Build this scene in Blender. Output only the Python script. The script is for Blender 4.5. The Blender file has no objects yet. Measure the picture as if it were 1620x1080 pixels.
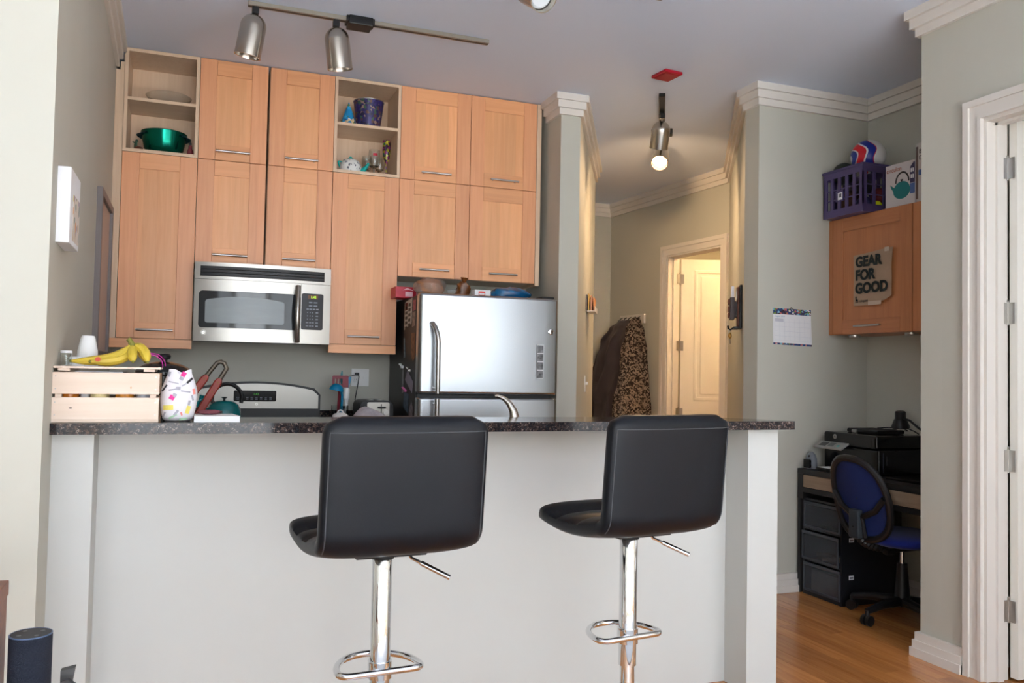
import bpy, bmesh, math, random
from mathutils import Vector, Matrix
S = bpy.context.scene
COL = S.collection
PI = math.pi
random.seed(7)
rnd = random.uniform

# ------------------------------------------------------------------ camera
H = 1.283
CEIL = 3.048
yaw, pitch, roll, fpx = 0.36011, 0.03597, 0.01925, 1346.27
_f0 = Vector((math.sin(yaw), math.cos(yaw), 0)); _r0 = Vector((math.cos(yaw), -math.sin(yaw), 0)); _up = Vector((0, 0, 1))
_fw = _f0*math.cos(pitch) + _up*math.sin(pitch); _u0 = _up*math.cos(pitch) - _f0*math.sin(pitch)
_rt = _r0*math.cos(roll) + _u0*math.sin(roll); _u = _u0*math.cos(roll) - _r0*math.sin(roll)
cd = bpy.data.cameras.new('camera'); co = bpy.data.objects.new('camera', cd); COL.objects.link(co)
co.matrix_world = Matrix(((_rt.x, _u.x, -_fw.x, 0), (_rt.y, _u.y, -_fw.y, 0), (_rt.z, _u.z, -_fw.z, H), (0, 0, 0, 1)))
cd.sensor_width = 36; cd.lens = 36*fpx/1620; cd.clip_start = .02
S.camera = co

# ------------------------------------------------------------------ light and exposure
S.view_settings.view_transform = 'Standard'; S.view_settings.look = 'None'
S.view_settings.gamma = 1; S.view_settings.use_curve_mapping = False
S.view_settings.exposure = -0.14
W = bpy.data.worlds.new('sky'); S.world = W; W.use_nodes = True
wn = W.node_tree.nodes['Background']; wn.inputs[0].default_value = (.80, .90, 1, 1); wn.inputs[1].default_value = 1.5

def area(name, loc, rot, sx, sy, power, col):
    l = bpy.data.lights.new(name, 'AREA'); l.shape = 'RECTANGLE'; l.size = sx; l.size_y = sy
    l.energy = power; l.color = col
    o = bpy.data.objects.new(name, l); COL.objects.link(o); o.location = loc; o.rotation_euler = rot
    return o
DAY = (.90, .955, 1.0)
for cx, pw_ in ((-2.2, 40), (.2, 142), (2.6, 60), (5.0, 42)):          # daylight behind the four windows of the living room
    area('window_daylight', (cx, -4.85, 1.55), (PI/2, 0, 0), 2.05, 2.4, pw_, DAY)
sl = bpy.data.lights.new('sun', 'SUN'); sl.energy = 88; sl.angle = .02; sl.color = (1, .98, .95)      # sun added through the rear windows; its floor patch bounces light to the ceiling
so = bpy.data.objects.new('sun', sl); COL.objects.link(so); so.rotation_euler = Vector((.15, .66, -.74)).to_track_quat('-Z', 'Y').to_euler()
area('bedroom_daylight', (5.3, 1.2, 1.6), (PI/2, 0, .45), 1.6, 1.6, 30, (.96, .98, 1))
def spot(name, loc, to, power, size, col, blend=.6, rad=.03):
    l = bpy.data.lights.new(name, 'SPOT'); l.energy = power; l.spot_size = size; l.spot_blend = blend; l.color = col; l.shadow_soft_size = rad
    o = bpy.data.objects.new(name, l); COL.objects.link(o); o.location = loc
    o.rotation_euler = (Vector(to)-Vector(loc)).to_track_quat('-Z', 'Y').to_euler()
    return o
def point(name, loc, power, col, rad=.05):
    l = bpy.data.lights.new(name, 'POINT'); l.energy = power; l.color = col; l.shadow_soft_size = rad
    o = bpy.data.objects.new(name, l); COL.objects.link(o); o.location = loc
    return o
WARM = (1, .66, .36)
point('hall_closet_lamp', (5.0, 6.2, 2.7), 62, (1, .62, .28), .12)

# ------------------------------------------------------------------ materials
def lin(c):
    c = c/255
    return c/12.92 if c <= .04045 else ((c+.055)/1.055)**2.4
def rgb(r, g, b): return (lin(r), lin(g), lin(b), 1)
MATS = {}
def mat(name, col, rough=.5, metal=0., spec=.5, var=0., vscale=8., bump=0., bscale=60., trans=0., ior=1.45, emit=None, estr=0., coat=0., aniso=0., alpha=1., sheen=0., stretch=None):
    if name in MATS: return MATS[name]
    m = bpy.data.materials.new(name); m.use_nodes = True; MATS[name] = m
    nt = m.node_tree; b = nt.nodes['Principled BSDF']
    c = rgb(*col)
    b.inputs['Base Color'].default_value = c; b.inputs['Roughness'].default_value = rough; b.inputs['Metallic'].default_value = metal
    b.inputs['Specular IOR Level'].default_value = spec; b.inputs['IOR'].default_value = ior
    b.inputs['Transmission Weight'].default_value = trans; b.inputs['Coat Weight'].default_value = coat
    b.inputs['Coat Roughness'].default_value = .15; b.inputs['Alpha'].default_value = alpha; b.inputs['Sheen Weight'].default_value = sheen
    b.inputs['Anisotropic'].default_value = aniso
    if emit: b.inputs['Emission Color'].default_value = rgb(*emit); b.inputs['Emission Strength'].default_value = estr
    if var or bump:
        tc = nt.nodes.new('ShaderNodeTexCoord'); src = tc.outputs['Object']
        if stretch:
            mp = nt.nodes.new('ShaderNodeMapping'); mp.inputs['Scale'].default_value = stretch; nt.links.new(src, mp.inputs['Vector']); src = mp.outputs['Vector']
    if var:
        n = nt.nodes.new('ShaderNodeTexNoise'); n.inputs['Scale'].default_value = vscale; n.inputs['Detail'].default_value = 5
        nt.links.new(src, n.inputs['Vector'])
        r = nt.nodes.new('ShaderNodeValToRGB'); r.color_ramp.elements[0].position = .3; r.color_ramp.elements[1].position = .7
        r.color_ramp.elements[0].color = tuple(x*(1-var) for x in c[:3])+(1,); r.color_ramp.elements[1].color = tuple(min(1, x*(1+var)) for x in c[:3])+(1,)
        nt.links.new(n.outputs['Fac'], r.inputs['Fac']); nt.links.new(r.outputs['Color'], b.inputs['Base Color'])
    if bump:
        n2 = nt.nodes.new('ShaderNodeTexNoise'); n2.inputs['Scale'].default_value = bscale; n2.inputs['Detail'].default_value = 4
        nt.links.new(src, n2.inputs['Vector'])
        bp = nt.nodes.new('ShaderNodeBump'); bp.inputs['Strength'].default_value = bump; bp.inputs['Distance'].default_value = .01
        nt.links.new(n2.outputs['Fac'], bp.inputs['Height']); nt.links.new(bp.outputs['Normal'], b.inputs['Normal'])
    return m

def wood(name, c1, c2, rough=.38, axis='z', stave=.075, samt=.05, ramt=.06, coat=0., scale=1., bump=.02):
    """beech / birch / pine: fine grain along one axis, glued staves and a tone per object"""
    if name in MATS: return MATS[name]
    m = bpy.data.materials.new(name); m.use_nodes = True; MATS[name] = m
    nt = m.node_tree; N = nt.nodes; L = nt.links; b = N['Principled BSDF']
    b.inputs['Roughness'].default_value = rough; b.inputs['Coat Weight'].default_value = coat; b.inputs['Coat Roughness'].default_value = .2
    tc = N.new('ShaderNodeTexCoord'); oi = N.new('ShaderNodeObjectInfo')
    sc = {'z': (45, 45, 2.2), 'x': (2.2, 45, 45), 'y': (45, 2.2, 45)}[axis]
    ad = N.new('ShaderNodeVectorMath'); ad.operation = 'ADD'
    ml = N.new('ShaderNodeMath'); ml.operation = 'MULTIPLY'; ml.inputs[1].default_value = 7.3
    L.new(oi.outputs['Random'], ml.inputs[0]); L.new(tc.outputs['Object'], ad.inputs[0]); L.new(ml.outputs[0], ad.inputs[1])
    mp = N.new('ShaderNodeMapping'); mp.inputs['Scale'].default_value = tuple(s*scale for s in sc); L.new(ad.outputs[0], mp.inputs['Vector'])
    n = N.new('ShaderNodeTexNoise'); n.inputs['Scale'].default_value = 1; n.inputs['Detail'].default_value = 6; n.inputs['Roughness'].default_value = .62; n.inputs['Distortion'].default_value = .6
    L.new(mp.outputs['Vector'], n.inputs['Vector'])
    r = N.new('ShaderNodeValToRGB'); r.color_ramp.elements[0].position = .28; r.color_ramp.elements[1].position = .72
    r.color_ramp.elements[0].color = rgb(*c1); r.color_ramp.elements[1].color = rgb(*c2); L.new(n.outputs['Fac'], r.inputs['Fac'])
    # staves
    sep = N.new('ShaderNodeSeparateXYZ'); L.new(ad.outputs[0], sep.inputs[0])
    s1 = N.new('ShaderNodeMath'); s1.operation = 'ADD'; L.new(sep.outputs['X' if axis != 'x' else 'Z'], s1.inputs[0])
    L.new(sep.outputs['Y' if axis == 'z' else ('Y' if axis == 'x' else 'Z')], s1.inputs[1])
    dv = N.new('ShaderNodeMath'); dv.operation = 'DIVIDE'; dv.inputs[1].default_value = stave; L.new(s1.outputs[0], dv.inputs[0])
    fl = N.new('ShaderNodeMath'); fl.operation = 'FLOOR'; L.new(dv.outputs[0], fl.inputs[0])
    wnz = N.new('ShaderNodeTexWhiteNoise'); wnz.noise_dimensions = '1D'; L.new(fl.outputs[0], wnz.inputs['W'])
    v = N.new('ShaderNodeMapRange'); v.inputs['To Min'].default_value = 1-samt; v.inputs['To Max'].default_value = 1+samt; L.new(wnz.outputs['Value'], v.inputs['Value'])
    v2 = N.new('ShaderNodeMapRange'); v2.inputs['To Min'].default_value = 1-ramt; v2.inputs['To Max'].default_value = 1+ramt; L.new(oi.outputs['Random'], v2.inputs['Value'])
    mu = N.new('ShaderNodeMath'); mu.operation = 'MULTIPLY'; L.new(v.outputs[0], mu.inputs[0]); L.new(v2.outputs[0], mu.inputs[1])
    hs = N.new('ShaderNodeHueSaturation'); L.new(mu.outputs[0], hs.inputs['Value']); L.new(r.outputs['Color'], hs.inputs['Color'])
    L.new(hs.outputs['Color'], b.inputs['Base Color'])
    bp = N.new('ShaderNodeBump'); bp.inputs['Strength'].default_value = bump; bp.inputs['Distance'].default_value = .004
    L.new(n.outputs['Fac'], bp.inputs['Height']); L.new(bp.outputs['Normal'], b.inputs['Normal'])
    return m

def speckle(name, base, cols, scale, rough=.1):
    """granite and spotted cloth: voronoi cells pick a colour"""
    if name in MATS: return MATS[name]
    m = bpy.data.materials.new(name); m.use_nodes = True; MATS[name] = m
    nt = m.node_tree; N = nt.nodes; L = nt.links; b = N['Principled BSDF']; b.inputs['Roughness'].default_value = rough
    tc = N.new('ShaderNodeTexCoord')
    nz = N.new('ShaderNodeTexNoise'); nz.inputs['Scale'].default_value = scale*.8; nz.inputs['Detail'].default_value = 4; L.new(tc.outputs['Object'], nz.inputs['Vector'])
    mx = N.new('ShaderNodeVectorMath'); mx.operation = 'MULTIPLY_ADD'; mx.inputs[1].default_value = (.03, .03, .03); L.new(nz.outputs['Color'], mx.inputs[0]); L.new(tc.outputs['Object'], mx.inputs[2])
    vo = N.new('ShaderNodeTexVoronoi'); vo.inputs['Scale'].default_value = scale; L.new(mx.outputs[0], vo.inputs['Vector'])
    sp = N.new('ShaderNodeSeparateColor'); L.new(vo.outputs['Color'], sp.inputs[0])
    b.inputs['Specular IOR Level'].default_value = .28 if rough < .5 else .1
    r = N.new('ShaderNodeValToRGB'); r.color_ramp.interpolation = 'CONSTANT'
    els = r.color_ramp.elements; els[0].color = rgb(*base); els[0].position = 0
    els.remove(els[1])
    for p, c in cols:
        e = els.new(p); e.color = rgb(*c)
    L.new(sp.outputs[0], r.inputs['Fac']); L.new(r.outputs['Color'], b.inputs['Base Color'])
    return m

def banded(nm, stops, noise=.08, rough=.35, sc=40):
    m = mat(nm, (60, 60, 60), rough); nt = m.node_tree; N = nt.nodes; L = nt.links; b = N['Principled BSDF']
    tc = N.new('ShaderNodeTexCoord'); nz = N.new('ShaderNodeTexVoronoi'); nz.inputs['Scale'].default_value = sc; L.new(tc.outputs['Object'], nz.inputs['Vector'])
    sc_ = N.new('ShaderNodeSeparateColor'); L.new(nz.outputs['Color'], sc_.inputs[0])
    r = N.new('ShaderNodeValToRGB'); r.color_ramp.interpolation = 'CONSTANT'; e = r.color_ramp.elements
    e[0].color = rgb(*stops[0][1]); e.remove(e[1])
    for p, c in stops[1:]:
        x_ = e.new(p); x_.color = rgb(*c)
    L.new(sc_.outputs[0], r.inputs['Fac']); L.new(r.outputs['Color'], b.inputs['Base Color']); return m

M_wall = mat('wall_paint', (196, 194, 182), .75, var=.015, vscale=3, bump=.012, bscale=400)
M_bar = mat('bar_paint', (200, 201, 197), .6, var=.01, vscale=3, bump=.01, bscale=300)
M_ceil = mat('ceiling_paint', (226, 235, 252), .85, bump=.015, bscale=300)
M_trim = mat('white_trim', (226, 220, 212), .45)
M_door = mat('white_door_paint', (240, 236, 226), .4)
M_beech = wood('beech_upright', (226, 156, 110), (238, 172, 125))
M_beechx = wood('beech_crosswise', (230, 161, 111), (243, 178, 126), axis='x')
M_beechp = wood('beech_panel', (231, 164, 111), (243, 180, 128), samt=.07)
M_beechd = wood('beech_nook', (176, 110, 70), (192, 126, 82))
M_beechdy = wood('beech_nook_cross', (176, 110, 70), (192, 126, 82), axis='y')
M_birch = wood('birch', (214, 182, 150), (226, 197, 167), stave=.4, samt=.02, ramt=.03)
M_birchx = wood('birch_crosswise', (214, 182, 150), (226, 197, 167), axis='x', stave=.4, samt=.02, ramt=.03)
M_pine = wood('pine_crosswise', (222, 199, 178), (234, 214, 197), axis='x', stave=.5, samt=.02, ramt=.03, rough=.6)
M_oakdesk = wood('grey_oak', (140, 118, 96), (176, 152, 126), axis='y', stave=.5, samt=.03, rough=.55)
M_floorw = wood('oak_floor', (172, 108, 56), (204, 140, 80), axis='y', stave=5, samt=.02, ramt=.16, rough=.22, coat=.3)
M_steel = mat('brushed_steel', (176, 180, 184), .27, 1, bump=.006, bscale=30, stretch=(1, 1, 30))
M_steelm = mat('microwave_steel', (168, 164, 157), .3, 1, bump=.006, bscale=30, stretch=(1, 30, 30))
M_nickel = mat('brushed_nickel', (188, 181, 171), .24, 1)
M_handle = mat('satin_handle', (185, 182, 178), .3, 1)
M_chrome = mat('chrome', (225, 226, 228), .06, 1)
M_black = mat('black_plastic', (22, 22, 24), .4)
M_blackg = mat('black_gloss', (14, 15, 18), .12)
M_blackm = mat('black_matte', (20, 20, 21), .7)
M_leather = mat('black_leather', (14, 17, 23), .4, spec=.30, var=.08, vscale=14, bump=.035, bscale=220)
M_white = mat('white_plastic', (232, 232, 230), .35)
M_paper = mat('white_paper', (236, 236, 238), .8)
M_granite = speckle('granite', (36, 33, 36), [(.35, (58, 48, 46)), (.55, (24, 24, 28)), (.72, (94, 76, 68)), (.84, (44, 46, 52)), (.93, (140, 124, 116))], 190, .10)
M_teal = mat('teal_enamel', (8, 112, 116), .22, coat=.4)
M_glass = mat('clear_glass', (245, 250, 250), .02, trans=1)
M_darkglass = mat('oven_glass', (52, 55, 58), .08)
M_oven = mat('oven_screen', (150, 158, 160), .25, var=.06, vscale=6, stretch=(1, 1, 4))

# ------------------------------------------------------------------ mesh helpers
class MB:
    def __init__(s): s.bm = bmesh.new(); s.wn = False
    def box(s, x0, x1, y0, y1, z0, z1, bev=0., seg=2, mtx=None):
        bm = s.bm
        co_ = [(x, y, z) for x in (x0, x1) for y in (y0, y1) for z in (z0, z1)]
        v = [bm.verts.new(c) for c in co_]
        fs = [bm.faces.new([v[i] for i in q]) for q in ((0, 1, 3, 2), (4, 6, 7, 5), (0, 4, 5, 1), (2, 3, 7, 6), (0, 2, 6, 4), (1, 5, 7, 3))]
        if bev:
            s.wn = True
            es = list({e for f in fs for e in f.edges})
            r = bmesh.ops.bevel(bm, geom=es, offset=bev, segments=seg, profile=.5, affect='EDGES')
            v = list({w for f in r['faces'] for w in f.verts} | {w for w in v if w.is_valid})
        if mtx is not None: bmesh.ops.transform(bm, matrix=mtx, verts=v)
        return s
    def ring(s, pts): return [s.bm.verts.new(p) for p in pts]
    def skin(s, rings, closed=True, cap0=True, cap1=True, loop=False):
        n = len(rings[0]); rr = rings + ([rings[0]] if loop else [])
        for a, b in zip(rr[:-1], rr[1:]):
            for i in range(n if closed else n-1):
                j = (i+1) % n
                try: s.bm.faces.new((a[i], a[j], b[j], b[i]))
                except ValueError: pass
        if not loop:
            if cap0 and n > 2: s.bm.faces.new(list(reversed(rings[0])))
            if cap1 and n > 2: s.bm.faces.new(rings[-1])
        return s
    def tube(s, pts, r, n=10, loop=False, cap=True, flat=1.):
        pts = [Vector(p) for p in pts]; k = len(pts)
        rad = r if isinstance(r, (list, tuple)) else [r]*k
        prev = None; rings = []
        for i, p in enumerate(pts):
            a = pts[(i-1) % k] if (loop or i > 0) else p; b = pts[(i+1) % k] if (loop or i < k-1) else p
            t = (b-a).normalized()
            if prev is None:
                ref = Vector((0, 0, 1)) if abs(t.z) < .9 else Vector((1, 0, 0)); x = t.cross(ref).normalized()
            else:
                x = (prev - t*prev.dot(t)).normalized()
            prev = x; y = t.cross(x)
            rings.append(s.ring([p + (x*math.cos(q)*flat + y*math.sin(q))*rad[i] for q in [2*PI*j/n for j in range(n)]]))
        s.skin(rings, cap0=cap, cap1=cap, loop=loop); return s
    def cyl(s, p0, p1, r0, r1=None, n=16): return s.tube([p0, p1], [r0, r0 if r1 is None else r1], n)
    def lathe(s, prof, c=(0, 0, 0), n=24, mtx=None, ex=1., ey=1.):
        """prof: (r, z) from bottom to top"""
        rings = []
        for r, z in prof:
            r = max(r, 1e-4)
            ps = [Vector((r*math.cos(2*PI*j/n)*ex, r*math.sin(2*PI*j/n)*ey, z)) for j in range(n)]
            if mtx is not None: ps = [mtx @ p for p in ps]
            rings.append(s.ring([p+Vector(c) for p in ps]))
        s.skin(rings); return s
    def prism(s, poly, z0, z1):
        a = s.ring([(x, y, z0) for x, y in poly]); b = s.ring([(x, y, z1) for x, y in poly])
        s.skin([a, b]); return s
    def plate(s, pts, nrm, t):
        """polygon pts pushed along nrm by t"""
        n_ = Vector(nrm)*t
        a = s.ring([Vector(p) for p in pts]); b = s.ring([Vector(p)+n_ for p in pts])
        s.skin([a, b]); return s
    def grid(s, fn, nu, nv, cu=False, cv=False):
        V = [[s.bm.verts.new(fn(i/(nu if cu else nu-1), j/(nv if cv else nv-1))) for j in range(nv)] for i in range(nu)]
        for i in range(nu if cu else nu-1):
            for j in range(nv if cv else nv-1):
                s.bm.faces.new((V[i][j], V[(i+1) % nu][j], V[(i+1) % nu][(j+1) % nv], V[i][(j+1) % nv]))
        return s
    def ball(s, c, r, nu=20, nv=12, ex=1, ey=1, ez=1):
        return s.lathe([(r*math.sin(PI*i/nv), -r*ez*math.cos(PI*i/nv)) for i in range(nv+1)], c, nu, ex=ex, ey=ey)

XF = None        # scales the bar things about a point close to the camera
def obj(name, mb, m, parent=None, world=True, smooth=32, loc=None):
    bm = mb.bm
    if XF is not None: bm.transform(XF)
    bmesh.ops.recalc_face_normals(bm, faces=bm.faces)
    me = bpy.data.meshes.new(name)
    base = Matrix.Identity(4); o = bpy.data.objects.new(name, me)
    if parent is not None and world:
        p = parent
        while p.parent: p = p.parent
        base = (Matrix.Translation(p.location) @ p.rotation_euler.to_matrix().to_4x4()).inverted()
    if parent is None:
        if loc is None:
            xs = [v.co for v in bm.verts]
            loc = (sum(v.x for v in xs)/len(xs), sum(v.y for v in xs)/len(xs), min(v.z for v in xs))
        o.location = loc; base = Matrix.Translation(Vector(loc)).inverted()
    bm.transform(base)
    bm.to_mesh(me); bm.free()
    if smooth:
        me.shade_smooth(); me.set_sharp_from_angle(angle=math.radians(smooth))
    me.materials.append(m)
    COL.objects.link(o)
    if smooth and mb.wn:
        w_ = o.modifiers.new('weighted_normal', 'WEIGHTED_NORMAL'); w_.keep_sharp = True; w_.weight = 100
    if parent is not None: o.parent = parent
    return o
def tag(o, label, cat, group=None):
    o['label'] = label; o['category'] = cat
    if group: o['group'] = group
    return o
def thing(name, label, cat, loc=(0, 0, 0), rotz=0., group=None):
    o = bpy.data.objects.new(name, None); COL.objects.link(o); o.empty_display_size = .05
    o.location = XF @ Vector(loc) if XF is not None else loc; o.rotation_euler = (0, 0, rotz)
    return tag(o, label, cat, group)
def one(name, mb, m, label, cat, group=None, smooth=32): return tag(obj(name, mb, m, smooth=smooth), label, cat, group)
def struct(name, mb, m, parent=None, smooth=32):
    o = obj(name, mb, m, parent, smooth=smooth)
    if parent is None: o['kind'] = 'structure'
    return o
def stuff(o): o['kind'] = 'stuff'; return o
def dup(o, loc, rotz=None, label=None, group=None):
    r = o.copy(); COL.objects.link(r); r.location = loc
    if rotz is not None: r.rotation_euler = (0, 0, rotz)
    if label: r['label'] = label
    if group: r['group'] = group
    for c in o.children:
        d = c.copy(); COL.objects.link(d); d.parent = r
        for g in c.children:
            e = g.copy(); COL.objects.link(e); e.parent = d
    return r
def text(s, size, org, xd, ud, m, name, parent, ext=.0006, bold=.0, align='LEFT', squash=1.):
    cu = bpy.data.curves.new('t', 'FONT'); cu.body = s; cu.size = size; cu.extrude = ext; cu.offset = bold; cu.align_x = align; cu.resolution_u = 4
    t = bpy.data.objects.new('t', cu); COL.objects.link(t)
    bpy.context.view_layer.update()
    me = bpy.data.meshes.new_from_object(t.evaluated_get(bpy.context.evaluated_depsgraph_get()))
    bpy.data.objects.remove(t); bpy.data.curves.remove(cu)
    mb = MB(); mb.bm.from_mesh(me); bpy.data.meshes.remove(me)
    xd = Vector(xd).normalized(); ud = Vector(ud).normalized(); nd = xd.cross(ud)
    mx = Matrix(((xd.x*squash, ud.x, nd.x, org[0]), (xd.y*squash, ud.y, nd.y, org[1]), (xd.z*squash, ud.z, nd.z, org[2]), (0, 0, 0, 1)))
    bmesh.ops.transform(mb.bm, matrix=mx, verts=mb.bm.verts)
    return obj(name, mb, m, parent, smooth=0)
def bez(p0, p1, p2, n): 
    p0, p1, p2 = Vector(p0), Vector(p1), Vector(p2)
    return [p0*(1-t)**2 + p1*2*t*(1-t) + p2*t*t for t in [i/(n-1) for i in range(n)]]
def arc(c, r, a0, a1, n, u=(1, 0, 0), w=(0, 0, 1)):
    c, u, w = Vector(c), Vector(u), Vector(w)
    return [c + u*r*math.cos(a) + w*r*math.sin(a) for a in [a0+(a1-a0)*i/(n-1) for i in range(n)]]

# ------------------------------------------------------------------ room shell
f = struct('floor', MB().box(-3.7, 7.2, -4.8, 9.4, -.1, -.013), M_floorw)
k = 0
pw = .0826
x = 2.06
while x < 3.99:
    y = 1.9 - rnd(0, .7)
    while y < 4.24:
        ln = rnd(.55, 1.25); y0, y1 = max(y, 1.9), min(y+ln, 4.235)
        if y1-y0 > .03:
            x1 = min(x+pw, 3.993)
            obj('plank', MB().box(x+.0006, x1-.0006, y0+.0006, y1-.0006, -.013, rnd(-.0006, 0), .0), M_floorw, f, smooth=0)
        y += ln
    x += pw
struct('floor', MB().box(-.38, 2.04, 3.2, 5.45, -.0125, .0), mat('bounce_tile', (196, 194, 190), .35))  # unseen kitchen floor, pale tile invented to bounce neutral light upward
tag(obj('bounce_rug', MB().box(-3.0, 5.6, -4.2, 1.25, -.012, .002, .0), mat('bounce_rug_pile', (202, 203, 204), .95, bump=.4, bscale=300)), 'unseen pale rug added behind the stools to bounce light', 'rug')  # rug added out of view as a reflector, lifts and neutralises the ceiling
struct('ceiling', MB().box(-3.7, 7.2, -4.8, 9.4, CEIL, CEIL+.12), M_ceil)
XL, YB = -.437, 5.46  # most coordinates here and below back-projected offline from image pixels
struct('wall_left_near', MB().box(-3.62, -.388, 2.73, 2.85, 0, CEIL), M_wall)
struct('wall_left', MB().prism([(-.388, 2.85), (-.445, YB+.12), (-.58, YB+.12), (-.58, 2.85)], 0, CEIL), M_wall)
struct('wall_back', MB().box(-.4425, 2.15, YB, YB+.12, 0, CEIL), M_wall)
struct('wall_hall_left', MB().prism([(2.15, 4.90), (2.285, 4.90), (3.195, 6.53), (3.10, 6.60), (2.45, YB+.12), (2.15, YB+.12)], 0, CEIL), M_wall)
struct('wall_hall_back', MB().box(2.9, 4.20, 7.94, 8.06, 0, CEIL), M_wall)
struct('wall_hall_side', MB().box(2.9, 3.02, 6.6, 7.94, 0, CEIL), M_wall)
struct('wall_nook_back', MB().prism([(3.163, 4.24), (4.35, 4.24), (4.35, 6.05), (4.22, 6.05), (3.163, 4.375)], 0, CEIL), M_wall)
struct('wall_nook_right', MB().box(3.995, 4.14, 2.95, 4.24, 0, CEIL), M_wall)
struct('wall_nook_front', MB().box(3.215, 3.995, 2.95, 3.07, 0, CEIL), M_wall)
DY0, DY1, DZ = 1.86, 2.735, 2.435
RY = -4.6
struct('wall_right', MB().box(3.215, 3.335, DY1, 2.95, 0, CEIL).box(3.215, 3.335, 1.0, DY0, 0, CEIL).box(3.215, 3.335, DY0, DY1, DZ, CEIL), M_wall)
struct('wall_right_far', MB().box(6.6, 6.72, RY, 2.95, 0, CEIL), M_wall)
struct('wall_living_side', MB().box(3.335, 6.6, 1.0, 1.12, 0, CEIL), M_wall)
struct('wall_side', MB().box(-3.62, -3.5, RY, 2.73, 0, CEIL), M_wall)
# rear wall with its windows (behind the camera)
mb = MB().box(-3.5, 6.6, RY-.12, RY, 0, .35).box(-3.5, 6.6, RY-.12, RY, 2.85, CEIL)
WX = (-2.2, .2, 2.6, 5.0)
edges = [-3.5] + [q for cx in WX for q in (cx-1.05, cx+1.05)] + [6.6]
for q in range(0, len(edges), 2): mb.box(edges[q], edges[q+1], RY-.12, RY, .35, 2.85)
struct('wall_rear', mb, M_wall)
for i, cx in enumerate(WX):
    w = MB(); y0, y1 = RY-.10, RY-.04
    for a_, b_ in ((-1.05, -1.0), (1.0, 1.05), (-.025, .025)): w.box(cx+a_, cx+b_, y0, y1, .35, 2.85)
    w.box(cx-1.0, cx+1.0, y0, y1, .35, .40).box(cx-1.0, cx+1.0, y0, y1, 2.80, 2.85).box(cx-1.0, cx+1.0, y0+.01, y1-.01, 1.0, 1.04)
    struct('window_%d' % (i+1), w, M_trim)
# bedroom beyond the right door
struct('wall_bedroom_back', MB().box(3.995, 6.6, 2.83, 2.949, 0, CEIL).box(3.335, 3.995, 2.83, 2.949, 0, CEIL), M_wall)
# end wall of the hall with its doorway
E0, E1 = Vector((4.22, 6.05, 0)), Vector((4.076, 7.94, 0))
ed = (E1-E0).normalized(); en = Vector((-ed.y, ed.x, 0))            # en points into the hall (-x)
erot = math.atan2(ed.y, ed.x)
def EW(s, o_, z): return E0 + ed*s + en*o_ + Vector((0, 0, z))      # s along the wall, o_ out of it
def ebox(mb, s0, s1, o0, o1, z0, z1, bev=0.):
    mx = Matrix.Translation(E0) @ Matrix.Rotation(erot, 4, 'Z')
    return mb.box(s0, s1, o0, o1, z0, z1, bev, mtx=mx)
HS0, HS1, HZ = .09, .885, 2.405                                     # hall door opening along the wall
mb = MB(); ebox(mb, -.1, HS0, -.12, 0, 0, CEIL); ebox(mb, HS1, 1.9, -.12, 0, 0, CEIL); ebox(mb, HS0, HS1, -.12, 0, HZ, CEIL)
struct('wall_hall_end', mb, M_wall)
struct('wall_closet', MB().box(4.35, 6.2, 4.3, 4.42, 0, CEIL).box(6.2, 6.32, 4.3, 8.1, 0, CEIL).box(4.20, 6.2, 7.98, 8.1, 0, CEIL), M_wall)

def crown(path, name, close=False, steps=((.055, 0, .042), (.038, .042, .088), (.02, .088, .128)), base=CEIL, sgn=-1, left=True):
    """stepped moulding that follows a wall line; the room lies to the left of the path direction"""
    P = [Vector((x, y)) for x, y in path]
    def off(d):
        out = []
        for i, p in enumerate(P):
            ns = []
            for a, b in ((i-1, i), (i, i+1)):
                if 0 <= a and b < len(P):
                    t = (P[b]-P[a]).normalized(); ns.append(Vector((-t.y, t.x)) if left else Vector((t.y, -t.x)))
            if len(ns) == 2:
                n_ = (ns[0]+ns[1]); n_ = n_/ (n_.length_squared/2)
            else: n_ = ns[0]
            out.append(p+n_*d)
        return out
    mb = MB()
    for d, a, b in steps:
        o_ = off(d); z0, z1 = base+sgn*a, base+sgn*b
        rings = []
        for p, q in zip(P, o_):
            rings.append(mb.ring([(p.x, p.y, z0), (q.x, q.y, z0), (q.x, q.y, z1), (p.x, p.y, z1)]))
        mb.skin(rings)
    return struct(name, mb, M_trim, smooth=0)
crown([(-.388, 2.75), (-.4372, 5.10)], 'trim_1', left=False)
crown([(2.15, 5.11), (2.15, 4.90), (2.285, 4.90), (3.195, 6.53)], 'trim_2', left=False)
crown([(3.03, 7.94), (4.076, 7.94), (4.22, 6.05), (3.163, 4.375), (3.163, 4.24), (3.995, 4.24), (3.995, 3.07), (3.215, 3.07), (3.215, 1.0)], 'trim_3', left=False)
BS = ((.018, 0, .11), (.026, 0, .075), (.034, 0, .04))
crown([(4.22, 6.05), (3.163, 4.375), (3.163, 4.24), (3.995, 4.24), (3.995, 3.07), (3.215, 3.07), (3.215, DY1+.09)], 'baseboard_nook', steps=BS, base=0, sgn=1, left=False)
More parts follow.
